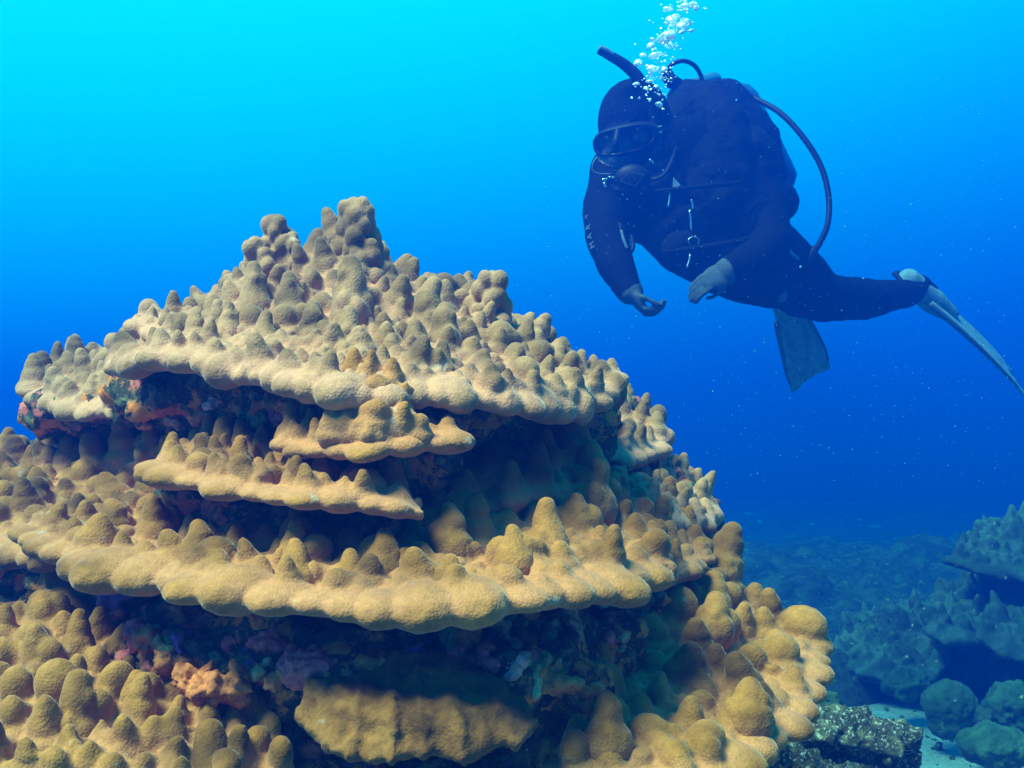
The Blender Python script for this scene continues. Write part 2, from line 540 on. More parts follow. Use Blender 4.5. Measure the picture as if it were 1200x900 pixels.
def cone(g, tip, base, d, wt, wb, lumps=0):
    """a single tall knob from base pixel to tip pixel"""
    a, b = W(base[0], base[1], d - 0.01), W(tip[0], tip[1], d)
    k = d / F
    b = b + norm(a - b) * wt * k * 0.5
    m1, m2 = a * 0.72 + b * 0.28, a * 0.35 + b * 0.65
    j1 = rng.normal(0, 0.05, 3) * wb * k
    g.chain([(*a, wb * k * 0.52), (*(m1 + j1), wb * k * 0.40), (*(m2 - j1), (wb * 0.25 + wt * 0.75) * k * 0.5), (*b, wt * k * 0.44)], 0.2)
    lumps += 2
    for _ in range(lumps):
        t = rng.uniform(0.1, 0.8); q = a * (1 - t) + b * t
        r = (wb * (1 - t) + wt * t) * k * 0.5
        ang = rng.uniform(0, 6.28)
        g.blob(q + np.array([math.cos(ang), math.sin(ang), 0]) * r * 0.72, (r * 0.48, r * 0.48, r * 0.7))

def tower(g, tip, base, d, wt, wb, n, r=(9, 14), seed=3):
    """a spire piled up of many round lumps"""
    lr = np.random.default_rng(seed)
    k = d / F
    a, b = W(base[0], base[1], d), W(tip[0], tip[1], d)
    rt = 0.8 * r[1] * k
    b = b - np.array([0, 0, rt])
    g.chain([(*a, wb * k * 0.36), (*b, wt * k * 0.34)], 0.25)
    g.blob(b, (rt * 0.95, rt * 0.95, rt))
    for i in range(n):
        t = (i + lr.uniform(0, 1)) / n * 0.97
        q = a * (1 - t) + b * t
        w = (wb * (1 - t) + wt * t) * k * 0.42
        ang = i * 2.4 + lr.normal(0, 0.4)
        rr = lr.uniform(*r) * k
        out = np.array([math.cos(ang), math.sin(ang), 0])
        g.blob(q + out * w + UP * rr * 0.3, (rr * 0.9, rr * 0.9, rr * 1.15), frame(norm(UP + out * 0.35)))

# ------------------------------------------------------------------ seabed
def domes(nx, ny, X, Y, seed, n, xr, yr, rr, hh):
    lr = np.random.default_rng(seed)
    H = np.zeros_like(X)
    for _ in range(n):
        cx, cy = lr.uniform(*xr), lr.uniform(*yr); r = lr.uniform(*rr); h = r * lr.uniform(*hh)
        q = 1 - ((X - cx) ** 2 + (Y - cy) ** 2) / r ** 2
        H = np.maximum(H, np.where(q > 0, h * np.sqrt(np.maximum(q, 0)), 0))
    return H

def heightfield(name, xs, ys, Z, mat):
    nx, ny = len(xs), len(ys)
    X, Y = np.meshgrid(xs, ys)
    V = np.stack([X, Y, Z], 2).reshape(-1, 3)
    f = [(j * nx + i, j * nx + i + 1, (j + 1) * nx + i + 1, (j + 1) * nx + i) for j in range(ny - 1) for i in range(nx - 1)]
    me = mesh_from(V, f, name); smooth_shade(me)
    o = place(name, me, mat)
    o['kind'] = 'structure'
    return o

def base_floor(X, Y):
    d = np.sqrt(X ** 2 + Y ** 2)
    return -0.022 * np.maximum(d - 6.0, 0) ** 1.2 + 0.03 * np.sin(X * 1.7 + 0.4) * np.cos(Y * 1.3)

xs = np.sinh(np.linspace(-3.2, 3.2, 150)) / math.sinh(3.2) * 34 + 1.0
ys = np.concatenate([np.linspace(-8, 1.5, 16)[:-1], np.linspace(1.5, 9, 110)[:-1], 9 + (np.linspace(0, 1, 50) ** 2) * 31])
X, Y = np.meshgrid(xs, ys)
seabed = heightfield('seabed', xs, ys, base_floor(X, Y), M['sand'])
seabed['label'] = 'pale sand floor between the reef rocks'

xs2 = np.concatenate([np.linspace(-14, -3, 60)[:-1], np.linspace(-3, 8, 290)[:-1], np.linspace(8, 18, 50)]); ys2 = np.concatenate([np.linspace(2.2, 9, 260)[:-1], np.linspace(9, 34, 90)])
X, Y = np.meshgrid(xs2, ys2)
def bumpfield(X, Y, s):
    out = np.empty(X.size)
    for i, (a, b) in enumerate(zip(X.ravel(), Y.ravel())):
        out[i] = mnoise.fractal(Vector((a * s, b * s, 0.3)), 0.7, 2.1, 4)
    return out.reshape(X.shape)
rough = bumpfield(X, Y, 2.2)
hill = 0.24 * np.exp(-((X - 1.7) / 1.1) ** 2 - ((Y - 8.2) / 1.5) ** 2) + 0.30 * np.exp(-((X - 4.2) / 1.4) ** 2 - ((Y - 8.8) / 1.3) ** 2)
hill += 0.55 * np.exp(-((X + 2.5) / 2.0) ** 2 - ((Y - 7) / 2.0) ** 2)
lumps_h = domes(0, 0, X, Y, 5, 620, (-7, 11), (2.2, 20), (0.06, 0.28), (0.35, 0.8))
small_h = domes(0, 0, X, Y, 6, 2600, (-2, 7), (3.0, 11), (0.03, 0.09), (0.5, 1.0))
# sandy clearing by the boulder corals
clear = np.exp(-((X - 1.62) / 0.55) ** 2 - ((Y - 3.75) / 0.62) ** 2) + 0.9 * np.exp(-((X - 2.2) / 0.8) ** 2 - ((Y - 3.2) / 0.5) ** 2)
Z = base_floor(X, Y) - 0.03 + hill + np.maximum(lumps_h, small_h) * 0.9 + 0.07 * rough + 0.05 - 0.40 * np.minimum(clear, 1.0)
edge = np.minimum.reduce([X + 14, 18 - X, Y - 2.2, 34 - Y]); Z -= 0.6 * np.clip(1 - edge / 0.8, 0, 1)
reef = heightfield('reef_slope', xs2, ys2, Z, M['reef_rock'])
reef['label'] = 'lumpy algae covered reef bottom fading into blue water'

# ------------------------------------------------------------------ the great tiered coral
base = np.array([-0.17, 1.32, 0.0])
colony = empty('coral_colony', base, 'huge tiered yellow-brown lobe coral tower filling the lower left', 'coral')
VOX = 0.0027

A = [[(135,440,1.15),(190,426,1.1),(230,432,1.05),(300,448,1.0),(350,458,.98),(400,468,.97),(440,472,.97),(500,467,.98),(560,474,1.0),(620,484,1.03),(665,488,1.08),(700,478,1.15),(722,462,1.25)],
     [(160,415,1.2),(220,408,1.15),(290,412,1.08),(350,420,1.05),(420,426,1.04),(520,424,1.06),(600,438,1.1),(660,450,1.17),(705,450,1.28)],
     [(180,395,1.28),(240,376,1.21),(310,376,1.14),(400,384,1.12),(500,384,1.13),(580,404,1.17),(640,424,1.24),(690,436,1.33)],
     [(225,372,1.31),(285,345,1.23),(350,340,1.19),(430,336,1.18),(500,350,1.2),(570,368,1.24),(630,405,1.31)],
     [(270,348,1.36),(310,315,1.29),(360,310,1.25),(415,300,1.23),(460,322,1.25),(520,350,1.29),(590,378,1.36)],
     [(300,335,1.42),(325,305,1.36),(370,305,1.32),(420,285,1.3),(460,325,1.33),(510,352,1.37),(570,372,1.42)]]
A = [[(x, y + dy, d) for x, y, d in r] for r, dy in zip(A, (-12, -2, 8, 9, 4, 2))]
g = Geo()
jr = np.random.default_rng(61)
A[0] = [(x, y + jr.normal(0, 4), d + jr.normal(0, 0.012)) for x, y, d in (tuple(q) for q in resample(A[0], 30))]
SA, _, _ = patch(g, A, vmin=0.02, rim_lumps=0.8, th=(16, 60), size=(20, 44), tall=(0.85, 1.4), gap=0.78, rim=(30, 48), rim_h=0.72, seed=11, tries=9000, lean=0.5, nu=60, nv=34)
summit = fused('summit_mound', g, VOX, M['coral_grey'], colony, smooth=1)
pigment(summit, SA, 0.022)

def kpart(name, fn, parent, mat):
    gg = Geo(); fn(gg)
    o = fused(name, gg, 0.0022, mat, parent, smooth=1)
    pigment_z(o)
    return o

kpart('spire', lambda q: tower(q, (415, 230), (428, 335), 1.22, 26, 66, 46, (9, 14), 3), summit, M['coral_grey'])
kpart('spire', lambda q: (tower(q, (325, 250), (328, 330), 1.25, 18, 52, 20, (8, 12), 5), tower(q, (299, 276), (312, 330), 1.24, 24, 34, 9, (8, 12), 6), tower(q, (343, 270), (340, 325), 1.24, 18, 30, 8, (7, 10), 7)), summit, M['coral_grey'])
kpart('spire', lambda q: tower(q, (577, 316), (566, 400), 1.24, 26, 62, 26, (10, 15), 8), summit, M['coral_grey'])
CONES_A = [((297, 304), (298, 366), 1.18, 20, 46, 2), ((338, 316), (342, 374), 1.16, 20, 44, 2), ((411, 296), (412, 372), 1.14, 26, 50, 6),
           ((409, 356), (408, 420), 1.06, 20, 46, 1), ((510, 322), (500, 392), 1.15, 24, 52, 5), ((522, 352), (520, 404), 1.11, 22, 46, 3),
           ((312, 362), (312, 412), 1.08, 18, 36, 0), ((519, 398), (518, 440), 1.03, 18, 34, 0), ((486, 372), (488, 420), 1.08, 20, 38, 1),
           ((365, 350), (368, 398), 1.1, 18, 36, 1), ((265, 350), (268, 395), 1.13, 22, 36, 1), ((682, 408), (678, 440), 1.26, 14, 26, 2), ((460, 388), (458, 425), 1.05, 16, 32, 0)]
for c in CONES_A:
    kpart('knob', lambda q, c=c: cone(q, *c), summit, M['coral_grey'])

def shelf(rows, mat, **kw):
    q = Geo(); S, P, n = patch(q, rows, **kw)
    o = fused('plate', q, VOX, mat, colony, smooth=1)
    pigment(o, S, 0.022)
    return o

A2 = [[(36,455,1.35),(60,470,1.3),(95,480,1.27),(135,477,1.25),(175,462,1.25)], [(55,440,1.42),(90,448,1.36),(140,444,1.32),(185,435,1.3)],
      [(85,432,1.5),(120,420,1.45),(150,412,1.4),(200,400,1.38)]]
shelf(A2, M['coral_grey'], th=(12, 22), size=(24, 36), rim=(28, 40), seed=21, tries=900)
A3 = [[(160,380,1.2),(182,394,1.17),(218,394,1.15)], [(176,370,1.28),(202,370,1.25),(235,376,1.22)]]
shelf(A3, M['coral_grey'], th=(16, 24), size=(22, 32), rim=(30, 42), seed=22, tries=300)
B = [[(330,525,1.0),(352,531,.97),(400,532,.95),(450,528,.94),(500,524,.95),(540,520,.98)], [(350,512,1.03),(400,507,1.0),(450,503,.99),(530,507,1.03)],
     [(380,495,1.08),(420,482,1.04),(470,485,1.04),(520,492,1.08)]]
B[0] = [(x, y - 7, d) for x, y, d in B[0]]
pB = shelf(B, M['coral'], th=(12, 24), size=(22, 36), rim=(36, 54), rim_h=0.5, seed=23, tries=700)
C = [[(176,553,1.05),(200,563,1.0),(250,576,.96),(320,586,.93),(400,591,.92),(450,598,.92),(498,606,.93)], [(200,538,1.1),(260,552,1.02),(330,564,1.0),(400,568,.99),(480,582,1.0)],
     [(235,520,1.2),(290,530,1.1),(350,545,1.06),(420,550,1.06),(480,564,1.06)]]
C[0] = [(x, y - 7, d) for x, y, d in C[0]]
pC = shelf(C, M['coral'], th=(12, 24), size=(22, 36), rim=(36, 56), rim_h=0.48, seed=24, tries=900)
D = [[(34,634,1.10),(60,654,1.04),(105,674,.98),(170,685,.95),(240,697,.9),(310,712,.87),(370,715,.86),(440,726,.85),(520,723,.85),(600,714,.87),(680,702,.92),(740,692,.98),(772,676,1.05)],
     [(90,620,1.18),(150,634,1.08),(230,650,1.0),(320,666,.96),(420,676,.94),(520,676,.94),(620,666,.97),(700,656,1.03),(770,652,1.12)],
     [(110,592,1.28),(190,598,1.15),(270,614,1.08),(350,630,1.04),(440,632,1.03),(540,622,1.04),(630,610,1.08),(700,605,1.13),(765,622,1.2)],
     [(130,560,1.38),(200,560,1.28),(280,592,1.16),(360,610,1.12),(450,606,1.1),(540,592,1.1),(630,570,1.14),(690,560,1.2),(740,580,1.28)]]
D[0] = [(x, y - 12, d) for x, y, d in D[0]]; D[1] = [(x, y - 5, d) for x, y, d in D[1]]
pD = shelf(D, M['coral'], th=(18, 40), size=(30, 54), tall=(0.7, 1.2), gap=0.9, dome=0.4, rim=(44, 72), rim_h=0.56, seed=25, tries=3600, nu=60, nv=30)
D2 = [[(-60,600,1.3),(-20,625,1.22),(0,636,1.18),(30,648,1.13),(64,650,1.1)], [(-60,565,1.4),(0,594,1.28),(50,606,1.22),(90,616,1.2)],
      [(-60,535,1.5),(0,560,1.4),(60,570,1.32),(120,575,1.3)], [(-40,525,1.56),(0,535,1.5),(60,545,1.42),(140,545,1.4)]]
shelf(D2, M['coral'], th=(16, 30), size=(26, 42), tall=(0.85, 1.35), rim=(34, 50), seed=26, tries=1800)
for c in [((346, 588), (346, 630), .99, 16, 34, 0), ((345, 606), (346, 652), .955, 18, 42, 0), ((345, 628), (346, 684), .92, 20, 52, 0), ((540, 557), (540, 606), 1.04, 24, 48, 0),
          ((526, 586), (524, 648), .98, 22, 66, 1), ((450, 616), (448, 676), .935, 22, 60, 0), ((640, 580), (642, 646), 1.0, 26, 54, 2), ((528, 646), (526, 690), .90, 24, 46, 0),
          ((690, 512), (694, 596), 1.13, 30, 60, 6), ((130, 582), (132, 622), 1.09, 26, 42, 1), ((600, 612), (602, 664), .955, 20, 52, 0), ((232, 606), (232, 656), .985, 24, 50, 0), ((410, 640), (410, 682), .92, 20, 40, 0)]:
    kpart('knob', lambda q, c=c: cone(q, *c), pD, M['coral'])
RB = [[(384,512,.955),(440,515,.94),(494,510,.955)], [(400,490,.962),(440,488,.947),(482,490,.962)], [(410,466,.975),(445,462,.963),(478,466,.975)], [(414,446,.995),(446,440,.985),(474,446,.995)]]
shelf(RB, M['coral'], th=(6, 12), size=(20, 36), tall=(0.85, 1.35), gap=0.74, rim=(22, 32), rim_h=0.7, rim_lumps=0.9, vmin=0.0, seed=43, tries=1200)
for c in [((234, 506), (235, 548), 1.06, 18, 28, 0), ((282, 508), (282, 550), 1.03, 18, 30, 0), ((262, 486), (262, 522), 1.12, 24, 32, 0)]:
    kpart('knob', lambda q, c=c: cone(q, *c), pC, M['coral'])
E1 = [[(690,520,1.3),(740,535,1.32),(778,520,1.4)], [(690,505,1.38),(730,498,1.42),(765,500,1.5)], [(690,490,1.44),(720,486,1.48),(750,490,1.54)]]
shelf(E1, M['coral_grey'], th=(20, 40), size=(22, 32), rim=(24, 36), seed=31, tries=700)
E2 = [[(715,588,1.22),(770,606,1.25),(815,612,1.32),(846,602,1.4)], [(710,565,1.3),(760,575,1.35),(818,578,1.45)], [(720,540,1.4),(760,545,1.45),(795,555,1.5)]]
shelf(E2, M['coral_grey'], th=(18, 36), size=(20, 34), rim=(26, 38), seed=32, tries=1100)
E3 = [[(745,668,1.12),(790,670,1.15),(822,655,1.22)], [(735,635,1.2),(780,635,1.25),(818,642,1.3)], [(730,600,1.28),(780,610,1.33),(812,620,1.38)]]
shelf(E3, M['coral'], th=(20, 40), size=(26, 40), rim=(28, 42), seed=33, tries=900)
FR = [[(640,915,.92),(700,930,.9),(780,925,.9),(850,898,.93),(900,868,.98),(938,833,1.04),(958,785,1.12),(950,755,1.2)],
      [(690,868,.98),(750,866,.97),(820,856,1.0),(870,826,1.05),(905,786,1.12),(925,745,1.22)],
      [(712,812,1.06),(770,800,1.08),(830,780,1.12),(870,750,1.2),(900,722,1.3)],
      [(730,752,1.14),(780,732,1.18),(830,710,1.24),(862,700,1.32)], [(765,700,1.2),(800,682,1.25),(838,682,1.35)]]
pF = shelf(FR, M['coral'], th=(20, 60), size=(36, 66), tall=(0.8, 1.25), gap=0.78, dome=0.4, rim=(36, 56), rim_h=0.6, seed=34, tries=3600, nu=54, nv=34)
for c in [((705, 748), (706, 820), 1.03, 22, 60, 1), ((880, 790), (876, 845), 1.0, 30, 62, 1), ((710, 806), (712, 872), .95, 26, 60, 2), ((840, 690), (836, 740), 1.16, 28, 50, 2)]:
    kpart('knob', lambda q, c=c: cone(q, *c), pF, M['coral'])
GL = [[(-60,920,.86),(60,935,.84),(160,940,.84),(260,935,.86),(340,915,.9)], [(-60,850,.93),(50,862,.9),(130,872,.9),(220,874,.91),(320,880,.93)],
      [(-50,790,1.0),(40,792,.98),(120,812,.97),(200,824,.98),(300,846,.99)], [(-40,740,1.1),(40,735,1.08),(95,740,1.06),(150,780,1.04),(230,815,1.03),(300,840,1.03)]]
pG = shelf(GL, M['coral'], th=(26, 60), size=(32, 56), tall=(1.0, 1.5), gap=0.82, dome=0.5, rim=None, seed=35, tries=2000)
for c in [((92, 780), (90, 862), .92, 36, 52, 2), ((158, 782), (160, 850), .95, 28, 44, 1), ((110, 755), (112, 820), 1.0, 26, 36, 0), ((205, 740), (200, 850), 1.0, 28, 60, 1), ((245, 838), (248, 910), .9, 40, 62, 2)]:
    kpart('knob', lambda q, c=c: cone(q, *c), pG, M['coral'])
gs = Geo(); gs.chain([(*W(84, 655, 1.14), .03), (*W(80, 700, 1.12), .022), (*W(78, 760, 1.08), .032)], 0.25)
pigment_z(fused('stalk', gs, VOX, M['coral'], colony), 0.6)
HB = [[(346,846,.88),(380,874,.86),(440,890,.845),(500,880,.845),(560,888,.85),(600,872,.865),(632,848,.90)], [(352,818,.89),(420,836,.865),(500,834,.86),(580,830,.868),(622,824,.91)],
      [(366,778,.95),(440,766,.93),(520,768,.93),(598,788,.95)]]
HB = [[(x, y, d) for x, y, d in r] for r in HB]
S, P = surface(HB, 150, 56); n = grid_normals(S)
lr = np.random.default_rng(36)
uu = np.linspace(0, 1, 150); vv = np.linspace(0, 1, 56)[:, None]
cs = np.sort(lr.uniform(0.02, 0.98, 15)); folds = np.zeros(150)
for c_ in cs: folds += lr.uniform(0.5, 1.0) * np.exp(-((uu - c_) / lr.uniform(0.014, 0.045)) ** 2)
wob = 0.15 * np.sin(uu * 23 + 1) + 0.1 * np.sin(uu * 51)
hgt = (folds[None, :] * (1.0 - 0.75 * vv) + wob[None, :]) * 0.0045
hgt += 0.004 * np.sin(uu[None, :] * 9 + 6 * vv) * np.sin(4 * vv + 1)
edge_drop = (folds[None, :] - 0.6) * np.clip(1 - vv * 5, 0, 1) * 0.004
S = S + n * hgt[:, :, None]; S[:, :, 2] -= edge_drop; S[:, :, 1] -= edge_drop * 0.5
q = Geo(); slab(q, S, n, 0.008, 0.02)
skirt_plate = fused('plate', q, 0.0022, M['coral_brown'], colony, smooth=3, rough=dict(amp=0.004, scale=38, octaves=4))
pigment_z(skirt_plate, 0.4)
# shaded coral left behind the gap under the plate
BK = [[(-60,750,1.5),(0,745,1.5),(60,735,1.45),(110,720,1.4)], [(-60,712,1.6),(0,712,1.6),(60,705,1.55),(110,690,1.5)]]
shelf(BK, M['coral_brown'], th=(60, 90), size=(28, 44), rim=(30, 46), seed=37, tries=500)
# knobs crowding in the shade between the tiers
MID = [[(60,560,1.32),(130,548,1.3),(190,535,1.26),(250,525,1.22)], [(50,530,1.42),(110,515,1.4),(170,505,1.36),(230,500,1.32)]]
shelf(MID, M['coral'], th=(30, 50), size=(28, 42), tall=(0.9, 1.4), rim=None, seed=38, tries=500)
MID2 = [[(400,642,1.03),(500,618,1.03),(600,590,1.05),(690,580,1.12)], [(400,602,1.08),(500,576,1.09),(600,550,1.11),(680,532,1.16)], [(430,578,1.14),(520,550,1.15),(600,522,1.18),(670,502,1.23)]]
shelf(MID2, M['coral'], th=(30, 50), size=(34, 52), tall=(0.8, 1.2), rim=None, seed=39, tries=700)

# dead rock core with crusts
g = Geo()
for px, py, d, r in [(420,370,1.42,(.08,.07,.05)),(430,420,1.44,(.17,.14,.07)),(430,470,1.40,(.25,.19,.09)),(430,540,1.38,(.29,.20,.09)),(430,620,1.38,(.35,.26,.09)),(430,700,1.36,(.36,.29,.09)),
                     (420,770,1.32,(.33,.28,.09)),(430,860,1.30,(.36,.31,.11)),(250,770,1.10,(.10,.12,.07)),(560,770,1.06,(.13,.13,.05)),(420,770,1.06,(.12,.14,.05)),(640,745,1.13,(.10,.12,.06)),
                     (330,870,1.1,(.06,.12,.08)),(670,840,1.15,(.08,.12,.08)),(200,735,1.14,(.09,.1,.04)),(480,495,1.22,(.06,.08,.02)),(250,470,1.26,(.12,.1,.03)),(620,520,1.3,(.1,.1,.05)),(140,480,1.38,(.12,.1,.03)),
                     (800,800,1.4,(.13,.15,.12)),(750,640,1.45,(.10,.12,.12)),(100,820,1.3,(.2,.25,.12)),(40,600,1.6,(.2,.15,.1)),(720,520,1.52,(.06,.07,.06)),(160,455,1.5,(.1,.07,.03))]:
    g.blob(W(px, py, d), r, sub=3)
for rows, dpx, dd in ((A, 20, 0.09), (D, 30, 0.10), (C, 16, 0.07), (B, 16, 0.07)):
    S, P = surface([[(x, y + dpx, d + dd) for x, y, d in r] for r in rows], 40, 16)
    slab(g, S, grid_normals(S), 0.03, 0.05)
for z, r in ((0.68, (.42, .38, .16)), (0.45, (.48, .42, .25)), (0.15, (.62, .55, .28))):
    g.blob(base + np.array([0, 0.03, z]), r, sub=3)
core = fused('rock_core', g, 0.0065, M['core'], colony, smooth=2, rough=dict(amp=0.022, scale=26, octaves=4, ridged=False))

def crust(name, blobs, mat, amp=0.006, vox=0.0022, sc=90):
    q = Geo()
    for px, py, d, rx, ry, rz in blobs:
        k = d / F
        q.blob(W(px, py, d), (rx * k, rz * k, ry * k), sub=3)
    return fused(name, q, vox, mat, core, smooth=1, rough=dict(amp=amp, scale=sc, octaves=4))
crust('sponge', [(360, 785, 0.930, 32, 22, 20), (385, 780, 0.940, 26, 18, 20), (415, 772, 0.960, 24, 14, 20), (345, 775, 0.940, 16, 18, 18)], M['sp_pink'])
crust('sponge', [(310, 752, 0.960, 18, 14, 14), (322, 758, 0.960, 12, 12, 12)], M['sp_pink'])
crust('sponge', [(250, 806, 0.940, 32, 20, 20), (275, 800, 0.940, 16, 24, 18), (225, 795, 0.960, 24, 14, 18), (200, 775, 0.980, 16, 22, 16), (175, 755, 1.000, 12, 20, 14)], M['sp_orange'], 0.009)
crust('sponge', [(485, 772, 0.940, 20, 14, 14), (475, 778, 0.940, 12, 10, 12)], M['sp_purple'], 0.004)
crust('sponge', [(440, 778, 0.930, 36, 8, 16), (530, 775, 0.960, 40, 8, 16)], M['sp_orange'], 0.007)
crust('sponge', [(650, 800, 0.950, 34, 11, 16), (675, 806, 0.960, 18, 6, 12), (628, 793, 0.950, 16, 10, 14)], M['sp_orange'], 0.004)
crust('shell', [(604, 780, 0.930, 13, 12, 10), (597, 790, 0.930, 10, 8, 9), (612, 775, 0.925, 6, 9, 8)], M['sp_shell'], 0.004)
crust('sponge', [(590, 785, 0.950, 16, 14, 12)], M['sp_purple'], 0.005)
crust('sponge', [(712, 738, 1.06, 8, 16, 10)], M['sp_pink'], 0.004)
crust('sponge', [(660, 768, 0.990, 9, 7, 8)], M['sp_shell'], 0.003)
crust('sponge', [(342, 480, 1.16, 18, 8, 10)], M['sp_pink'], 0.004)
crust('sponge', [(285, 485, 1.18, 12, 9, 10)], M['sp_orange'], 0.006)
crust('sponge', [(455, 548, 1.05, 34, 9, 12), (425, 552, 1.05, 20, 7, 12)], M['sp_pink'], 0.006)

# small crusts scattered over the bare rock, sat on its surface
from mathutils.bvhtree import BVHTree
cme = core.data
bvh = BVHTree.FromPolygons([tuple(v.co) for v in cme.vertices], [tuple(p.vertices) for p in cme.polygons])
off = root_of(core)
cr = np.random.default_rng(77)
for _ in range(120):
    z_ = cr.random()
    if z_ < 0.72: px, py = cr.uniform(110, 730), cr.uniform(700, 805)
    elif z_ < 0.9: px, py = cr.uniform(170, 420), cr.uniform(465, 505)
    else: px, py = cr.uniform(400, 640), cr.uniform(530, 560)
    dv = norm(W(px, py, 1.0) - CAM)
    hit = bvh.ray_cast(Vector(CAM - off), Vector(dv), 3.0)
    if hit[0] is None: continue
    p = np.array(hit[0]) + off; d_ = p[1]
    col = ['sp_orange', 'sp_pink', 'sp_tan', 'sp_green', 'sp_purple', 'sp_shell'][int(cr.choice(6, p=[.38, .22, .2, .14, .04, .02]))]
    r_ = cr.uniform(6, 15) * d_ / F
    q = Geo(); t_ = frame(np.array(hit[1]))
    for _k in range(3):
        q.blob(p + (t_[0] * cr.normal(0, .6) + t_[1] * cr.normal(0, .5)) * r_, (r_ * cr.uniform(.6, 1.1), r_ * cr.uniform(.6, 1), r_ * .6), t_)
    fused('crust', q, 0.0024, M[col], core, 1, dict(amp=0.005, scale=110, octaves=4))

# ------------------------------------------------------------------ dead rock slabs under the coral's right foot
def rock_thing(name, blobs, mat, label, cat, vox=0.006, rough=None, smooth=2, group=None):
    q = Geo()
    lo = 9
    for px, py, d, rx, ry, rz in blobs:
        k = d / F; c = W(px, py, d)
        q.blob(c, (rx * k, rz * k, ry * k), sub=3); lo = min(lo, c[2] - ry * k)
    o0 = np.array(W(blobs[0][0], blobs[0][1], blobs[0][2])); o0[2] = lo
    o = fused(name, q, vox, mat, None, smooth=smooth, rough=rough, origin=o0)
    tag(o, label, cat, group)
    return o
rock_thing('dead_rock', [(945 + i * 15, 846 + i * 4.2, 2.0, 30 - abs(i - 3) * 1.5, 22, 40) for i in range(8)] + [(1040, 872, 1.98, 30, 26, 40), (1000, 890, 2.05, 70, 36, 60), (980, 960, 2.1, 90, 60, 80), (980, 1080, 2.15, 110, 110, 120), (980, 1220, 2.2, 130, 120, 130)],
           M['rubble'], 'speckled dead coral slab lying on the bottom edge right of the tower', 'rock', rough=dict(amp=0.03, scale=20, octaves=6))
rock_thing('dead_rock', [(870 + i * 16, 872 + i * 7, 1.7, 28, 18, 40) for i in range(8)] + [(900, 930, 1.75, 90, 50, 70), (900, 1040, 1.8, 120, 100, 100), (890, 1240, 1.85, 150, 160, 150)],
           M['rubble'], 'dark speckled rock tucked directly beneath the tower\'s lower right lobe', 'rock', rough=dict(amp=0.028, scale=22, octaves=6))

# ------------------------------------------------------------------ corals of the reef at right
def far_colony(label, rows, kw, foot, vox=0.0085):
    b = W(*foot[0][:3]); b = np.array([b[0], b[1], 0.0])
    c = empty('coral_colony', b, label, 'coral', 'corals on the reef at right')
    q = Geo(); patch(q, rows, **kw)
    fused('plate', q, vox, M['coral_far'], c, smooth=2)
    q = Geo()
    for px, py, d, rx, ry, rz in foot:
        k = d / F; p = W(px, py, d); q.blob(p, (rx * k, rz * k, ry * k), sub=3)
    fused('rock_core', q, 0.02, M['reef_rock'], c, smooth=2, rough=dict(amp=0.05, scale=7, octaves=4))
    return c
far_colony('flat topped blue-green plate coral at the right edge, highest on the reef',
           [[(1112,655,4.5),(1150,668,4.4),(1200,676,4.3),(1270,682,4.3)], [(1128,640,4.7),(1160,636,4.65),(1200,632,4.6),(1275,630,4.6)], [(1150,622,4.9),(1185,610,4.9),(1230,600,4.9),(1280,598,4.9)]],
           dict(th=(8, 26), size=(9, 20), tall=(0.9, 1.7), rim=(10, 18), seed=51, tries=3000), [(1210, 690, 4.9, 70, 50, 60), (1220, 760, 4.9, 90, 60, 80)])
far_colony('knobbly blue-green coral mound below the plate coral at the right edge',
           [[(1150,745,4.2),(1180,765,4.1),(1215,770,4.1),(1260,770,4.1)], [(1160,720,4.4),(1190,725,4.3),(1260,720,4.3)], [(1170,695,4.6),(1210,690,4.6),(1260,685,4.6)]],
           dict(th=(10, 40), size=(9, 20), tall=(0.9, 1.7), rim=(10, 18), seed=52, tries=2200), [(1225, 790, 4.5, 70, 50, 60), (1225, 850, 4.5, 80, 60, 60)])
far_colony('blue-green coral mound in the middle of the reef slope at right',
           [[(1085,735,4.4),(1110,750,4.3),(1145,748,4.3)], [(1095,715,4.6),(1120,715,4.5),(1160,705,4.6)], [(1110,690,4.9),(1140,680,4.9),(1170,675,4.9)]],
           dict(th=(10, 40), size=(9, 20), tall=(0.9, 1.7), rim=(10, 18), seed=53, tries=2200), [(1130, 770, 4.7, 50, 50, 50), (1130, 830, 4.7, 60, 50, 50)])
far_colony('low coral ridge sloping down to the sand at the reef\'s far end',
           [[(975,768,4.6),(1010,785,4.4),(1060,795,4.3),(1100,790,4.3)], [(990,745,4.9),(1030,745,4.8),(1080,740,4.7),(1110,735,4.7)], [(1010,730,5.2),(1050,715,5.1),(1090,705,5.0),(1110,700,5.0)]],
           dict(th=(14, 50), size=(9, 20), tall=(0.9, 1.7), rim=(10, 18), seed=54, tries=3500), [(1050, 790, 4.8, 80, 40, 60), (1050, 830, 4.8, 90, 50, 60)])

def dome(px, py, d, rx, ry, label, amp=0.012, mat='dome'):
    k = d / F; c = W(px, py, d)
    q = Geo(); q.blob(c, (rx * k, rx * k * 0.95, ry * k), sub=3)
    q.blob(c - np.array([0, 0, ry * k * 0.5]), (rx * k * 0.8, rx * k * 0.8, ry * k * 0.8), sub=3)
    o = fused('boulder_coral', q, 0.006, M[mat], None, 1, dict(amp=amp * 0.8, scale=18, octaves=6), origin=(c[0], c[1], c[2] - ry * k))
    tag(o, label, 'coral', 'boulder corals beside the sand')
dome(1112, 826, 3.75, 31, 30, 'round green boulder coral standing behind the sand patch')
dome(1166, 872, 3.5, 42, 21, 'low wide green boulder coral on the sand at the right corner', 0.02)
dome(1188, 826, 3.8, 34, 26, 'lumpy blue-green coral head at right above the low wide one', 0.03)
dome(1062, 800, 4.1, 26, 16, 'small flat coral head left of the round boulder coral', 0.03)
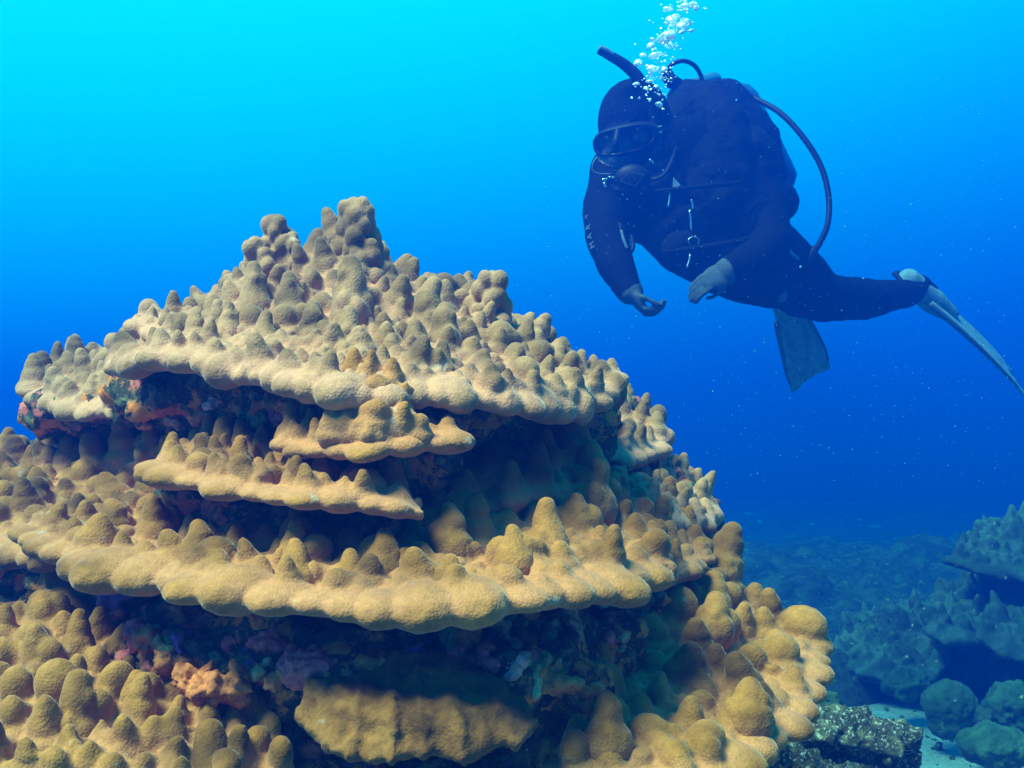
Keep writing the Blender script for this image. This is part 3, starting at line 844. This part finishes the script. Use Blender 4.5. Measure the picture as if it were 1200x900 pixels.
dome(971, 824, 2.9, 15, 16, 'small dark coral lump peeping out beside the tower\'s right lobe', 0.02)
dome(1150, 838, 3.7, 14, 9, 'tiny pale coral knob between the boulder corals', 0.02, 'coral_far')

# loose rubble on the sand
g = Geo()
for _ in range(900):
    x, y = rng.uniform(0.9, 2.8), rng.uniform(2.9, 5.2)
    r = 0.006 * rng.lognormal(0, 0.6)
    g.blob((x, y, base_floor(x, y) + r * 0.3), (r * rng.uniform(.7, 1.6), r * rng.uniform(.7, 1.6), r * 0.8), frame(rng.normal(0, 1, 3)), sub=1)
o = raw('gravel', g, M['rubble'], smooth=False)
o['kind'] = 'stuff'; o['label'] = 'bits of coral gravel scattered on the sand'; o['category'] = 'gravel'

# ------------------------------------------------------------------ the diver
def Q(px, py, d, r):
    return (*W(px, py, d), r * d / F)
feet = W(900, 420, 3.5)
diver = empty('person', feet, 'scuba diver in black wetsuit hovering with trailing fins above the reef', 'person')

def tube(name, pts, r, mat, parent, n=10, res=10):
    """round hose through (px,py,d) points, Catmull-Rom smoothed"""
    P = [np.array(W(*p)) for p in pts]
    P = [2 * P[0] - P[1]] + P + [2 * P[-1] - P[-2]]
    C = []
    for i in range(1, len(P) - 2):
        for t in np.linspace(0, 1, res, endpoint=False):
            a, b, c, d = P[i - 1], P[i], P[i + 1], P[i + 2]
            C.append(0.5 * ((2 * b) + (-a + c) * t + (2 * a - 5 * b + 4 * c - d) * t * t + (-a + 3 * b - 3 * c + d) * t ** 3))
    C.append(P[-2]); C = np.array(C)
    T = np.gradient(C, axis=0)
    rr = np.interp(np.linspace(0, 1, len(C)), np.linspace(0, 1, len(r)), r) if hasattr(r, '__len__') else np.full(len(C), r)
    V, f = [], []
    x = norm(np.cross(T[0], (0.1, -0.9, 0.3)))
    for c, t, q in zip(C, T, rr):
        t = norm(t); x = norm(x - t * np.dot(x, t)); y = np.cross(t, x)
        for k in range(n):
            a = 2 * math.pi * k / n
            V.append(c + (x * math.cos(a) + y * math.sin(a)) * q)
    for j in range(len(C) - 1):
        for k in range(n):
            f.append((j * n + k, j * n + (k + 1) % n, (j + 1) * n + (k + 1) % n, (j + 1) * n + k))
    f.append(tuple(range(n - 1, -1, -1))); f.append(tuple((len(C) - 1) * n + k for k in range(n)))
    g = Geo(); g.add(V, f)
    return raw(name, g, mat, parent)

def hand(g, wrist, dirv, nrm, lat, curl, s=1.0):
    dirv = norm(dirv); nrm = norm(np.asarray(nrm) - dirv * np.dot(nrm, dirv)); lat0 = np.cross(dirv, nrm)
    lat_ = lat0 if np.dot(lat0, lat) > 0 else -lat0
    w = np.asarray(wrist)
    g.blob(w + dirv * 0.048 * s, (0.043 * s, 0.056 * s, 0.019 * s), np.stack([lat_, dirv, nrm]), sub=3)
    g.blob(w + dirv * 0.030 * s + lat_ * 0.022 * s + nrm * 0.008 * s, (0.022 * s, 0.03 * s, 0.016 * s), np.stack([lat_, dirv, nrm]))
    for off, ln in ((0.027, 0.074), (0.0092, 0.084), (-0.0092, 0.078), (-0.027, 0.062)):
        p = w + dirv * 0.088 * s + lat_ * off * s; ang = curl * 0.35
        pts = [(*p, 0.0098 * s)]
        for seg, fr in enumerate((0.45, 0.32, 0.23)):
            ang += curl * 0.5
            d = dirv * math.cos(ang) + nrm * math.sin(ang) - lat_ * off * 2.0
            p = p + norm(d) * ln * fr * s
            pts.append((*p, (0.0092, 0.0086, 0.0076)[seg] * s))
        g.chain(pts, 0.35)
    p = w + dirv * 0.03 * s + lat_ * 0.032 * s
    pts = [(*p, 0.0125 * s)]
    for d, ln in ((dirv * 0.75 + lat_ * 0.4 + nrm * 0.45, 0.036), (dirv * 0.85 - lat_ * 0.1 + nrm * 0.5, 0.028), (dirv * 0.8 - lat_ * 0.4 + nrm * 0.45, 0.020)):
        p = p + norm(d) * ln * s; pts.append((*p, 0.0105 * s))
    g.chain(pts, 0.35)

wr, wl_ = W(739, 342, 3.09), W(853, 318, 3.12)
g = Geo()
g.blob(W(741, 143, 3.40), (0.108, 0.118, 0.120), sub=3)                 # head
g.chain([Q(732, 168, 3.35, 30), Q(727, 184, 3.33, 22)], 0.3, 3)         # jaw
g.chain([Q(760, 170, 3.44, 27), Q(788, 190, 3.47, 34)], 0.3, 3)         # neck
g.chain([Q(728, 186, 3.42, 26), Q(790, 178, 3.48, 46), Q(862, 168, 3.56, 40)], 0.3, 3)   # shoulders
g.chain([Q(795, 195, 3.46, 60), Q(815, 235, 3.45, 62), Q(842, 265, 3.44, 58), Q(876, 296, 3.44, 52)], 0.25, 3)
g.chain([Q(752, 215, 3.42, 34), Q(758, 255, 3.40, 33)], 0.3, 3)
g.chain([Q(785, 255, 3.42, 46), Q(806, 280, 3.40, 44), Q(846, 302, 3.40, 44)], 0.25, 3)
g.chain([Q(722, 200, 3.40, 32), Q(710, 240, 3.31, 27), Q(709, 272, 3.23, 25), Q(722, 312, 3.14, 22), Q(739, 342, 3.09, 15)], 0.3, 3)  # arm
g.chain([Q(862, 180, 3.52, 36), Q(892, 235, 3.42, 30), Q(903, 285, 3.30, 26), Q(880, 306, 3.2, 22), Q(853, 318, 3.12, 16)], 0.3, 3)
g.chain([Q(892, 298, 3.46, 48), Q(932, 328, 3.56, 40), Q(964, 350, 3.66, 28), Q(1010, 350, 3.78, 25), Q(1066, 344, 3.92, 15)], 0.25, 3)  # near leg
g.chain([Q(1066, 344, 3.92, 15), Q(1078, 336, 3.96, 14), Q(1100, 358, 4.0, 12)], 0.3, 3)
g.chain([Q(866, 310, 3.42, 44), Q(882, 326, 3.34, 32), Q(896, 332, 3.36, 28), Q(912, 338, 3.58, 24), Q(922, 346, 3.74, 15), Q(928, 372, 3.80, 13)], 0.25, 3)   # bent leg
hand(g, wr, (0.50, -0.25, -0.78), (0.78, 0.05, 0.50), (-0.2, -1, 0.5), 1.2, 0.82)
hand(g, wl_, (-0.80, -0.22, -0.42), (-0.25, 0.80, -0.50), (-0.3, -0.75, -0.6), 0.7, 0.85)
me = fuse(g, 0.0042, 3)
roughen(me, 0.005, 9, 3)
# neoprene everywhere, gloves past the wrists, skin inside the hood opening
n = len(me.polygons); ce = np.empty(n * 3); me.polygons.foreach_get('center', ce); ce = ce.reshape(-1, 3)
FN = norm((-0.32, -0.88, -0.30))
idx = np.zeros(n, int)
idx[(ce - wr) @ norm((0.55, -0.25, -0.75)) > 0.0] = 1
idx[np.linalg.norm(ce - wr, axis=1) > 0.22] = 0
q = ((ce - wl_) @ norm((-0.88, -0.25, -0.38)) > 0.0) & (np.linalg.norm(ce - wl_, axis=1) < 0.21) & (ce[:, 1] < 3.2)
idx[q] = 1
fc = W(728, 180, 3.34)
idx[(np.linalg.norm(ce - fc, axis=1) < 0.072) & ((ce - fc) @ FN > -0.06)] = 2
shift(me, feet); smooth_shade(me); me.materials.clear()
body = place('body', me, [M['neoprene'], M['glove'], M['skin']], diver)
me.polygons.foreach_set('material_index', idx)

# hood
g = Geo(); g.blob(W(743, 140, 3.41), (0.113, 0.124, 0.126), sub=3)
g.chain([Q(752, 160, 3.44, 40), Q(768, 178, 3.46, 40)], 0.3, 3)
fused('hood', g, 0.006, M['neoprene'], diver, 2)

# mask
RXm = np.array([0.93, -0.30, 0.14]); RXm = norm(RXm - FN * np.dot(RXm, FN)); UPm = np.cross(RXm, -FN)
mc = W(729, 165, 3.26)
def loop_pts(c, a, b, ex=2.6, n=40, bow=0.035):
    P = []
    for k in range(n):
        t = 2 * math.pi * k / n
        x = a * np.sign(math.cos(t)) * abs(math.cos(t)) ** (2 / ex); y = b * np.sign(math.sin(t)) * abs(math.sin(t)) ** (2 / ex)
        P.append(c + RXm * x + UPm * y - FN * bow * (x / a) ** 2)
    return np.array(P)
def rings(name, loops, mat, parent, cap=False):
    n = len(loops[0]); V = np.concatenate(loops); f = []
    for j in range(len(loops) - 1):
        for k in range(n):
            f.append((j * n + k, j * n + (k + 1) % n, (j + 1) * n + (k + 1) % n, (j + 1) * n + k))
    if cap: f.append(tuple(range(n))[::-1]); f.append(tuple((len(loops) - 1) * n + k for k in range(n)))
    g = Geo(); g.add(V, f); return raw(name, g, mat, parent)
mask = rings('mask', [loop_pts(mc + FN * 0.0, 0.086, 0.033), loop_pts(mc + FN * 0.012, 0.088, 0.035), loop_pts(mc + FN * 0.002, 0.100, 0.043), loop_pts(mc - FN * 0.02, 0.104, 0.047), loop_pts(mc - FN * 0.055, 0.102, 0.046), loop_pts(mc - FN * 0.055, 0.096, 0.042), loop_pts(mc - FN * 0.0, 0.086, 0.033)], M['rubber'], diver)
rings('skirt', [loop_pts(mc - FN * 0.02 - UPm * 0.016, 0.092, 0.048), loop_pts(mc - FN * 0.03 - UPm * 0.018, 0.098, 0.054), loop_pts(mc - FN * 0.10 - UPm * 0.018, 0.094, 0.05), loop_pts(mc - FN * 0.10 - UPm * 0.016, 0.088, 0.046)], M['grey'], mask)
for sx in (-1, 1):
    c = mc + RXm * 0.043 * sx + FN * 0.004 - FN * 0.008
    rings('lens', [loop_pts(c, 0.038, 0.030, 2.8, 40, 0.004), loop_pts(c + FN * 0.004, 0.038, 0.030, 2.8, 40, 0.004)], M['glass'], mask, True)
    e = mc + RXm * 0.036 * sx - FN * 0.045
    g = Geo(); g.blob(e, (0.026, 0.016, 0.018), np.stack([RXm, FN, UPm]), sub=3); fused('eye_socket', g, 0.003, M['skin'], diver, 1)
    g = Geo(); g.blob(e + FN * 0.012, (0.012, 0.008, 0.008), np.stack([RXm, FN, UPm]), sub=3); raw('eye', g, M['white'], diver)
tube('nose_bridge', [(724, 152, 3.245), (722, 166, 3.235), (720, 178, 3.25)], [0.008, 0.012, 0.014], M['rubber'], mask)
tube('strap', [(765, 158, 3.29), (782, 152, 3.36), (788, 148, 3.45)], 0.012, M['rubber'], mask)
for k in (0, 1):
    tube('strap_buckle', [(766, 150 + 7 * k, 3.27), (776, 148 + 7 * k, 3.27)], 0.0035, M['steel'], mask)

# regulator second stage with its diamond emblem
RC = W(741, 210, 3.24); RN = norm((-0.12, -0.95, -0.22)); RX = norm(np.cross(RN, UP)) * -1; RU = np.cross(RX, -RN)
if RX[0] < 0: RX = -RX
RU = np.cross(RX, -RN)
g = Geo(); g.blob(RC, (0.055, 0.045, 0.030), np.stack([RX, RU, RN]), sub=3); g.blob(RC - RU * 0.03, (0.06, 0.02, 0.024), np.stack([RX, RU, RN]), sub=3)
g.blob(RC - RN * 0.03 + RU * 0.02, (0.03, 0.025, 0.05), np.stack([RX, RU, RN]), sub=3)
reg = fused('regulator', g, 0.004, M['rubber'], diver, 2)
def outline(name, pts2, r, mat, parent, c=None, off=0.034):
    P = [RC + RX * x + RU * y + RN * (off - 6 * (x * x + y * y)) for x, y in pts2]
    g = Geo()
    g.chain([(*p, r) for p in P], 0.9, 1)
    return raw(name, g, mat, parent)
dm = [(-0.034, -0.004), (-0.02, 0.008), (-0.008, 0.021), (0.01, 0.016), (0.034, 0.012), (0.022, -0.004), (0.010, -0.020), (-0.008, -0.014), (-0.034, -0.004)]
outline('emblem', dm, 0.0011, M['grey'], reg)
outline('emblem', [(0.010 * math.cos(a), 0.008 * math.sin(a)) for a in np.linspace(0, 6.28, 20)], 0.0011, M['grey'], reg)
tube('regulator_hose', [(755, 212, 3.25), (778, 205, 3.24), (792, 175, 3.30), (800, 140, 3.45), (806, 112, 3.56)], 0.0065, M['rubber'], diver)

# snorkel
sn = tube('snorkel', [(768, 150, 3.30), (760, 118, 3.30), (748, 92, 3.29), (732, 76, 3.28), (716, 66, 3.27), (702, 58, 3.26)], [0.014, 0.019, 0.019, 0.017, 0.015, 0.014], M['rubber'], diver)
tube('snorkel_tip', [(719, 64.5, 3.262), (710, 59, 3.257), (702.5, 56, 3.252)], [0.006, 0.009, 0.008], M['white'], sn)
tube('chin_strap', [(700, 184, 3.24), (695, 192, 3.24), (695, 200, 3.24), (703, 204, 3.24), (716, 204, 3.24)], 0.0028, M['grey'], diver)

# buoyancy vest
g = Geo()
def bl(px, py, d, rx, ry, rz): 
    k = d / F; g.blob(W(px, py, d), (rx * k, rz * k, ry * k), sub=3)
bl(775, 232, 3.33, 34, 50, 30); bl(838, 222, 3.34, 46, 66, 34); bl(868, 258, 3.36, 40, 44, 34); bl(795, 272, 3.32, 36, 36, 30)
bl(880, 195, 3.45, 34, 50, 36)
g.chain([Q(766, 200, 3.32, 22), Q(775, 165, 3.40, 20), Q(800, 135, 3.50, 26)], 0.3, 3)
g.chain([Q(850, 190, 3.36, 30), Q(848, 150, 3.42, 30), Q(832, 122, 3.52, 30)], 0.3, 3)
vest = fused('buoyancy_vest', g, 0.006, M['nylon'], diver, 3, dict(amp=0.012, scale=13, octaves=3))
g = Geo(); g.chain([Q(812, 122, 3.58, 30), Q(848, 130, 3.62, 36), Q(880, 170, 3.64, 36), Q(892, 205, 3.64, 28)], 0.25, 3)
fused('air_bladder', g, 0.006, M['nylon'], vest, 3, dict(amp=0.01, scale=12, octaves=3))
g = Geo(); g.chain([Q(880, 228, 3.52, 26), Q(912, 238, 3.54, 24)], 0.25, 3)
fused('pocket', g, 0.006, M['nylon'], vest, 2, dict(amp=0.006, scale=14, octaves=3))
g = Geo(); bl(800, 290, 3.24, 26, 20, 16)
fused('pocket', g, 0.005, M['nylon'], vest, 2, dict(amp=0.006, scale=14, octaves=3))
tube('chest_strap', [(752, 226, 3.26), (790, 222, 3.215), (830, 218, 3.215), (868, 214, 3.24)], 0.007, M['nylon'], vest)
tube('waist_strap', [(775, 296, 3.225), (820, 290, 3.2), (860, 284, 3.21), (896, 276, 3.25)], 0.009, M['nylon'], vest)

# cylinder
def lathe(name, a, b, prof, mat, parent, n=28):
    a, b = np.asarray(a), np.asarray(b); ax = norm(b - a); L = np.linalg.norm(b - a)
    x = norm(np.cross(ax, (0, 1, 0.2))); y = np.cross(ax, x)
    loops = [np.array([a + ax * L * t + (x * math.cos(2 * math.pi * k / n) + y * math.sin(2 * math.pi * k / n)) * r for k in range(n)]) for t, r in prof]
    return rings(name, loops, mat, parent, True)
ta, tb = W(846, 104, 3.70), W(902, 216, 3.78)
tank = lathe('air_tank', tb, ta, [(-0.12, 0.02), (-0.10, 0.075), (-0.03, 0.096), (0.1, 0.099), (0.82, 0.099), (0.92, 0.085), (0.985, 0.05), (1.02, 0.026), (1.08, 0.024)], M['tankpaint'], diver)
g = Geo(); g.chain([Q(836, 94, 3.68, 10), Q(806, 102, 3.64, 9)], 0.3, 3); g.blob(W(800, 104, 3.62), (0.028, 0.03, 0.03), sub=3)
fused('tank_valve', g, 0.004, M['steel'], tank, 1)
tube('inflator_hose', [(788, 88, 3.60), (784, 80, 3.58), (790, 74, 3.58), (802, 71.5, 3.58), (814, 77, 3.60), (821, 88, 3.62), (823, 98, 3.63)], 0.0075, M['rubber'], diver)
g = Geo(); g.chain([Q(780, 88, 3.56, 7), Q(788, 96, 3.56, 9), Q(796, 100, 3.57, 8)], 0.4)
fused('first_stage', g, 0.004, M['rubber'], diver, 1)
tube('gauge_hose', [(866, 108, 3.66), (884, 115, 3.62), (915, 133, 3.56), (942, 162, 3.52), (962, 195, 3.5), (971, 230, 3.48), (970, 262, 3.46), (960, 286, 3.46), (950, 300, 3.46)], 0.0095, M['rubber'], diver)
g = Geo(); g.chain([Q(955, 292, 3.45, 5), Q(946, 306, 3.44, 8), Q(936, 318, 3.43, 9)], 0.3)
fused('gauge', g, 0.004, M['rubber'], diver, 1)
tube('spare_hose', [(726, 262, 3.14), (729, 274, 3.13), (733, 287, 3.125), (739, 295, 3.13), (742, 288, 3.14), (740, 276, 3.15)], 0.006, M['rubber'], diver)
tube('hose_end', [(728, 270, 3.118), (731, 281, 3.113), (735, 291, 3.113)], 0.0042, M['white'], diver)

# metal bits clipped to the vest
def bits(name, L, mat, r=0.0045):
    for a, b in L:
        tube(name, [a, ((a[0] + b[0]) / 2 + 0.6, (a[1] + b[1]) / 2, (a[2] + b[2]) / 2), b], r, mat, vest, 8, 4)
bits('clip', [((706, 211, 3.27), (712, 210, 3.26)), ((708, 214, 3.265), (710, 224, 3.26)), ((719, 226, 3.265), (721, 238, 3.26)), ((716, 240, 3.26), (719, 254, 3.255)), ((713, 208, 3.265), (721, 209, 3.262))], M['steel'], 0.0055)
bits('clip', [((785, 225, 3.225), (783, 243, 3.22)), ((808, 246, 3.215), (810, 270, 3.21)), ((810, 234, 3.22), (812, 245, 3.217)), ((809, 298, 3.19), (805, 314, 3.185)), ((761, 187, 3.23), (766, 192, 3.228))], M['steel'], 0.004)
for sx in (-1, 1):
    tube('ring', [(813 + sx * 1, 277, 3.205), (813 + sx * 6, 281, 3.203), (813 + sx * 5, 287, 3.203)], 0.002, M['steel'], vest, 8, 6)
g = Geo()
P3 = [W(789, 208, 3.222), W(797, 217, 3.222), W(788, 224, 3.222)]
g.add([p + np.array([0, -0.004, 0]) for p in P3] + P3, [(0, 1, 2), (5, 4, 3), (0, 3, 4, 1), (1, 4, 5, 2), (2, 5, 3, 0)])
raw('whistle', g, M['fin'], vest, smooth=False)
bits('clip', [((850, 302, 3.17), (856, 308, 3.168)), ((856, 308, 3.168), (863, 313, 3.165))], M['fin'], 0.006)
# prints on thigh and sleeve
def lettering(txt, px, py, d, size, rot, nrm, parent):
    cu = bpy.data.curves.new('lettering', 'FONT'); cu.body = txt; cu.size = size; cu.extrude = 0.0008
    cu.align_x = 'CENTER'; cu.align_y = 'CENTER'
    t = bpy.data.objects.new('tmp', cu); COL.objects.link(t)
    me = bpy.data.meshes.new_from_object(t.evaluated_get(bpy.context.evaluated_depsgraph_get()))
    bpy.data.objects.remove(t)
    me.materials.clear(); me.materials.append(M['white'])
    o = bpy.data.objects.new('lettering', me); COL.objects.link(o)
    z = norm(nrm); x = norm(np.cross(UP, z)); y = np.cross(z, x)
    x2 = x * math.cos(rot) + y * math.sin(rot); y2 = np.cross(z, x2)
    m3 = Matrix((x2, y2, z)).transposed()
    o.matrix_world = Matrix.Translation(Vector(W(px, py, d) - root_of(parent))) @ m3.to_4x4()
    o.parent = parent
for ch, px, py, d, rot in (('E', 689, 254, 3.222, R(85)), ('R', 689.5, 266, 3.192, R(95)), ('A', 691, 277, 3.167, R(102)), ('M', 694, 287, 3.147, R(110))):
    lettering(ch, px, py, d, 0.026, rot, (-0.72, -0.69, 0.0), diver)
for k, (px, py) in enumerate(((915, 286), (923, 291), (928, 297), (933, 302))):
    tube('thigh_print', [(px - 2, py - 3, 3.320 + .012 * k), (px, py, 3.317 + .012 * k), (px + 2.5, py + 5 - k, 3.320 + .012 * k)], (0.0065, 0.005, 0.005)[min(k, 2)], M['fin'], diver, 8, 4)
g = Geo(); k = 3.3 / F; g.blob(W(916, 346, 3.325), (7 * k, .012, 9 * k))
raw('knee_pad', g, M['grey'], diver)

# fins
def fin(root, tip, wdir, w0, w1, bend, pocket):
    a, b = np.asarray(root), np.asarray(tip); ax = b - a; L = np.linalg.norm(ax); ax /= L
    wd = norm(np.asarray(wdir) - ax * np.dot(wdir, ax)); nn = np.cross(ax, wd)
    fo = bpy.data.objects.new('fin', None); COL.objects.link(fo); fo.parent = diver
    fo.location = a - root_of(diver)
    nu, nv = 17, 22
    V = []
    for side in (1, -1):
        for j in range(nv):
            t = j / (nv - 1); w = (w0 + (w1 - w0) * min(1, t * 1.5) ** 0.8) * 0.5
            for i in range(nu):
                s = i / (nu - 1) * 2 - 1
                tt = t - 0.05 * (1 - abs(s) ** 2) * (t > 0.9)
                rib = 0.004 * math.cos(s * 9.4)
                V.append(a + ax * L * tt + wd * w * s + nn * (bend * t * t + rib + side * (0.007 * (1 - t) + 0.002)))
    m = nu * nv; f = []
    for j in range(nv - 1):
        for i in range(nu - 1):
            q = j * nu + i
            f.append((q, q + 1, q + nu + 1, q + nu)); f.append((m + q, m + q + nu, m + q + nu + 1, m + q + 1))
    ring = list(range(nu)) + [j * nu + nu - 1 for j in range(1, nv)] + [(nv - 1) * nu + i for i in range(nu - 2, -1, -1)] + [j * nu for j in range(nv - 2, 0, -1)]
    for p, q in zip(ring, ring[1:] + ring[:1]): f.append((p, m + p, m + q, q))
    g = Geo(); g.add(V, f); blade = raw('blade', g, M['fin'], fo)
    for s in (-1, 1):
        g = Geo(); pts = []
        for j in range(12):
            t = j / 11 * 0.86; w = (w0 + (w1 - w0) * min(1, t * 1.5) ** 0.8) * 0.5
            pts.append((*(a + ax * L * t + wd * w * s + nn * bend * t * t), 0.008 * (1 - t) + 0.003))
        g.chain(pts, 0.5); fused('rail', g, 0.004, M['grey'], fo, 1)
    g = Geo(); g.chain([(*(a - ax * 0.10 + nn * 0.01), 0.042), (*(a + ax * 0.03), 0.046), (*(a + ax * 0.12), 0.03)], 0.25, 3)
    fused('foot_pocket', g, 0.005, M[pocket], fo, 2)
    g = Geo(); g.chain([(*(a - ax * 0.12 + wd * 0.05), 0.008), (*(a - ax * 0.16), 0.01), (*(a - ax * 0.12 - wd * 0.05), 0.008)], 0.5)
    fused('heel_strap', g, 0.004, M['rubber'], fo, 1)
    return fo
fin(W(1086, 348, 3.97), W(1212, 440, 4.14), (0.24, 0.85, 0.46), 0.12, 0.20, -0.06, 'fin')
fin(W(924, 370, 3.80), W(957, 449, 3.92), (1.0, 0.30, 0.12), 0.10, 0.17, -0.03, 'fin')

# ------------------------------------------------------------------ exhaled bubbles
shapes = []
for s in range(6):
    lr = np.random.default_rng(90 + s)
    v, f = ICO[3]
    p = v * np.array([1.0, 1.0, 0.62])
    p[:, 2] -= 0.22 * (p[:, 0] ** 2 + p[:, 1] ** 2)
    ph = lr.uniform(0, 6, 4)
    p *= (1 + 0.10 * np.sin(3 * p[:, 0] + ph[0]) + 0.10 * np.sin(4 * p[:, 1] + ph[1]) + 0.08 * np.sin(5 * p[:, 2] + ph[2]))[:, None]
    me = mesh_from(p, [tuple(q) for q in f], 'air_bubble'); smooth_shade(me); me.materials.append(M['bubble'])
    shapes.append(me)
big = [(764, 79, 6), (748, 73, 7), (767, 81, 7), (778, 81, 6), (762, 95, 5), (783, 42, 10), (777, 46, 8), (786, 38, 7), (788, 22, 8), (792, 19, 6), (800, 30, 9), (804, 26, 7), (799, 37, 5), (783, 10, 6),
       (803, 6, 7), (813, 5, 6), (816, 9, 5), (762, 53, 6), (768, 64, 7), (754, 64, 5), (787, 53, 4), (769, 101, 4), (745, 98, 4), (773, 122, 5), (757, 103, 4), (776, 92, 4), (789, 29, 5)]
cnt = 0
def bubble(px, py, d, r):
    k = d / F
    o = bpy.data.objects.new('air_bubble', shapes[int(rng.integers(6))]); COL.objects.link(o)
    o.location = W(px, py, d)
    st = rng.uniform(1.0, 1.5) if r > 3 else 1.0
    o.scale = (r * k * 0.62 * st, r * k * 0.6, r * k * 0.62)
    o.rotation_euler = (rng.normal(0, 0.3), rng.normal(0, 0.45), rng.uniform(0, 6.28) if r < 3 else rng.normal(0, 0.5))
    tag(o, 'silvery air bubble in the stream rising above the diver\'s head', 'bubble', 'exhaled air bubbles')
for px, py, r in big:
    bubble(px, py, 3.22 + rng.normal(0, 0.03), r * 1.25)
    for _ in range(2): bubble(px + rng.normal(0, 6), py + rng.normal(0, 4), 3.22 + rng.normal(0, 0.03), r * rng.uniform(0.3, 0.6))
for _ in range(150):
    y = rng.uniform(-5, 118); x = 770 + (100 - y) * 0.30 + rng.normal(0, 11)
    bubble(x, y, 3.22 + rng.normal(0, 0.05), rng.uniform(1.0, 2.6))

# ------------------------------------------------------------------ drifting particles in the water
g = Geo()
for _ in range(1800):
    p = rng.uniform((0.0, 2.5, 0.95), (1.3, 3.3, 2.0))
    r = 0.00066 * rng.lognormal(0, 0.45)
    g.blob(p, r, sub=1)
o = raw('suspended_particles', g, M['speck'])
o['kind'] = 'stuff'; o['label'] = 'pale specks of plankton drifting in the water'; o['category'] = 'plankton'

# ------------------------------------------------------------------ the water itself
zmin = float(min((base_floor(*np.meshgrid(xs, ys))).min(), Z.min())) - 1.0
bm = bmesh.new(); bmesh.ops.create_cube(bm, size=1.0)
me = bpy.data.meshes.new('haze'); bm.to_mesh(me); bm.free()
haze = bpy.data.objects.new('haze', me); COL.objects.link(haze)
TOP = 2.25
haze.scale = (76, 54, TOP - zmin); haze.location = (1.0, 16.5, (TOP + zmin) / 2)
haze['kind'] = 'stuff'; haze['label'] = 'clear blue sea water filling the whole scene'; haze['category'] = 'water'
m = bpy.data.materials.new('sea_water'); m.use_nodes = True
N, L = m.node_tree.nodes, m.node_tree.links; N.clear()
out = N.new('ShaderNodeOutputMaterial'); pv = N.new('ShaderNodeVolumePrincipled')
pv.inputs['Color'].default_value = (0.0003, 0.044, 0.36, 1)
pv.inputs['Absorption Color'].default_value = (0.0, 0.55, 0.88, 1)
pv.inputs['Density'].default_value = 0.36
pv.inputs['Anisotropy'].default_value = 0.5
L.new(pv.outputs[0], out.inputs['Volume'])
me.materials.append(m)
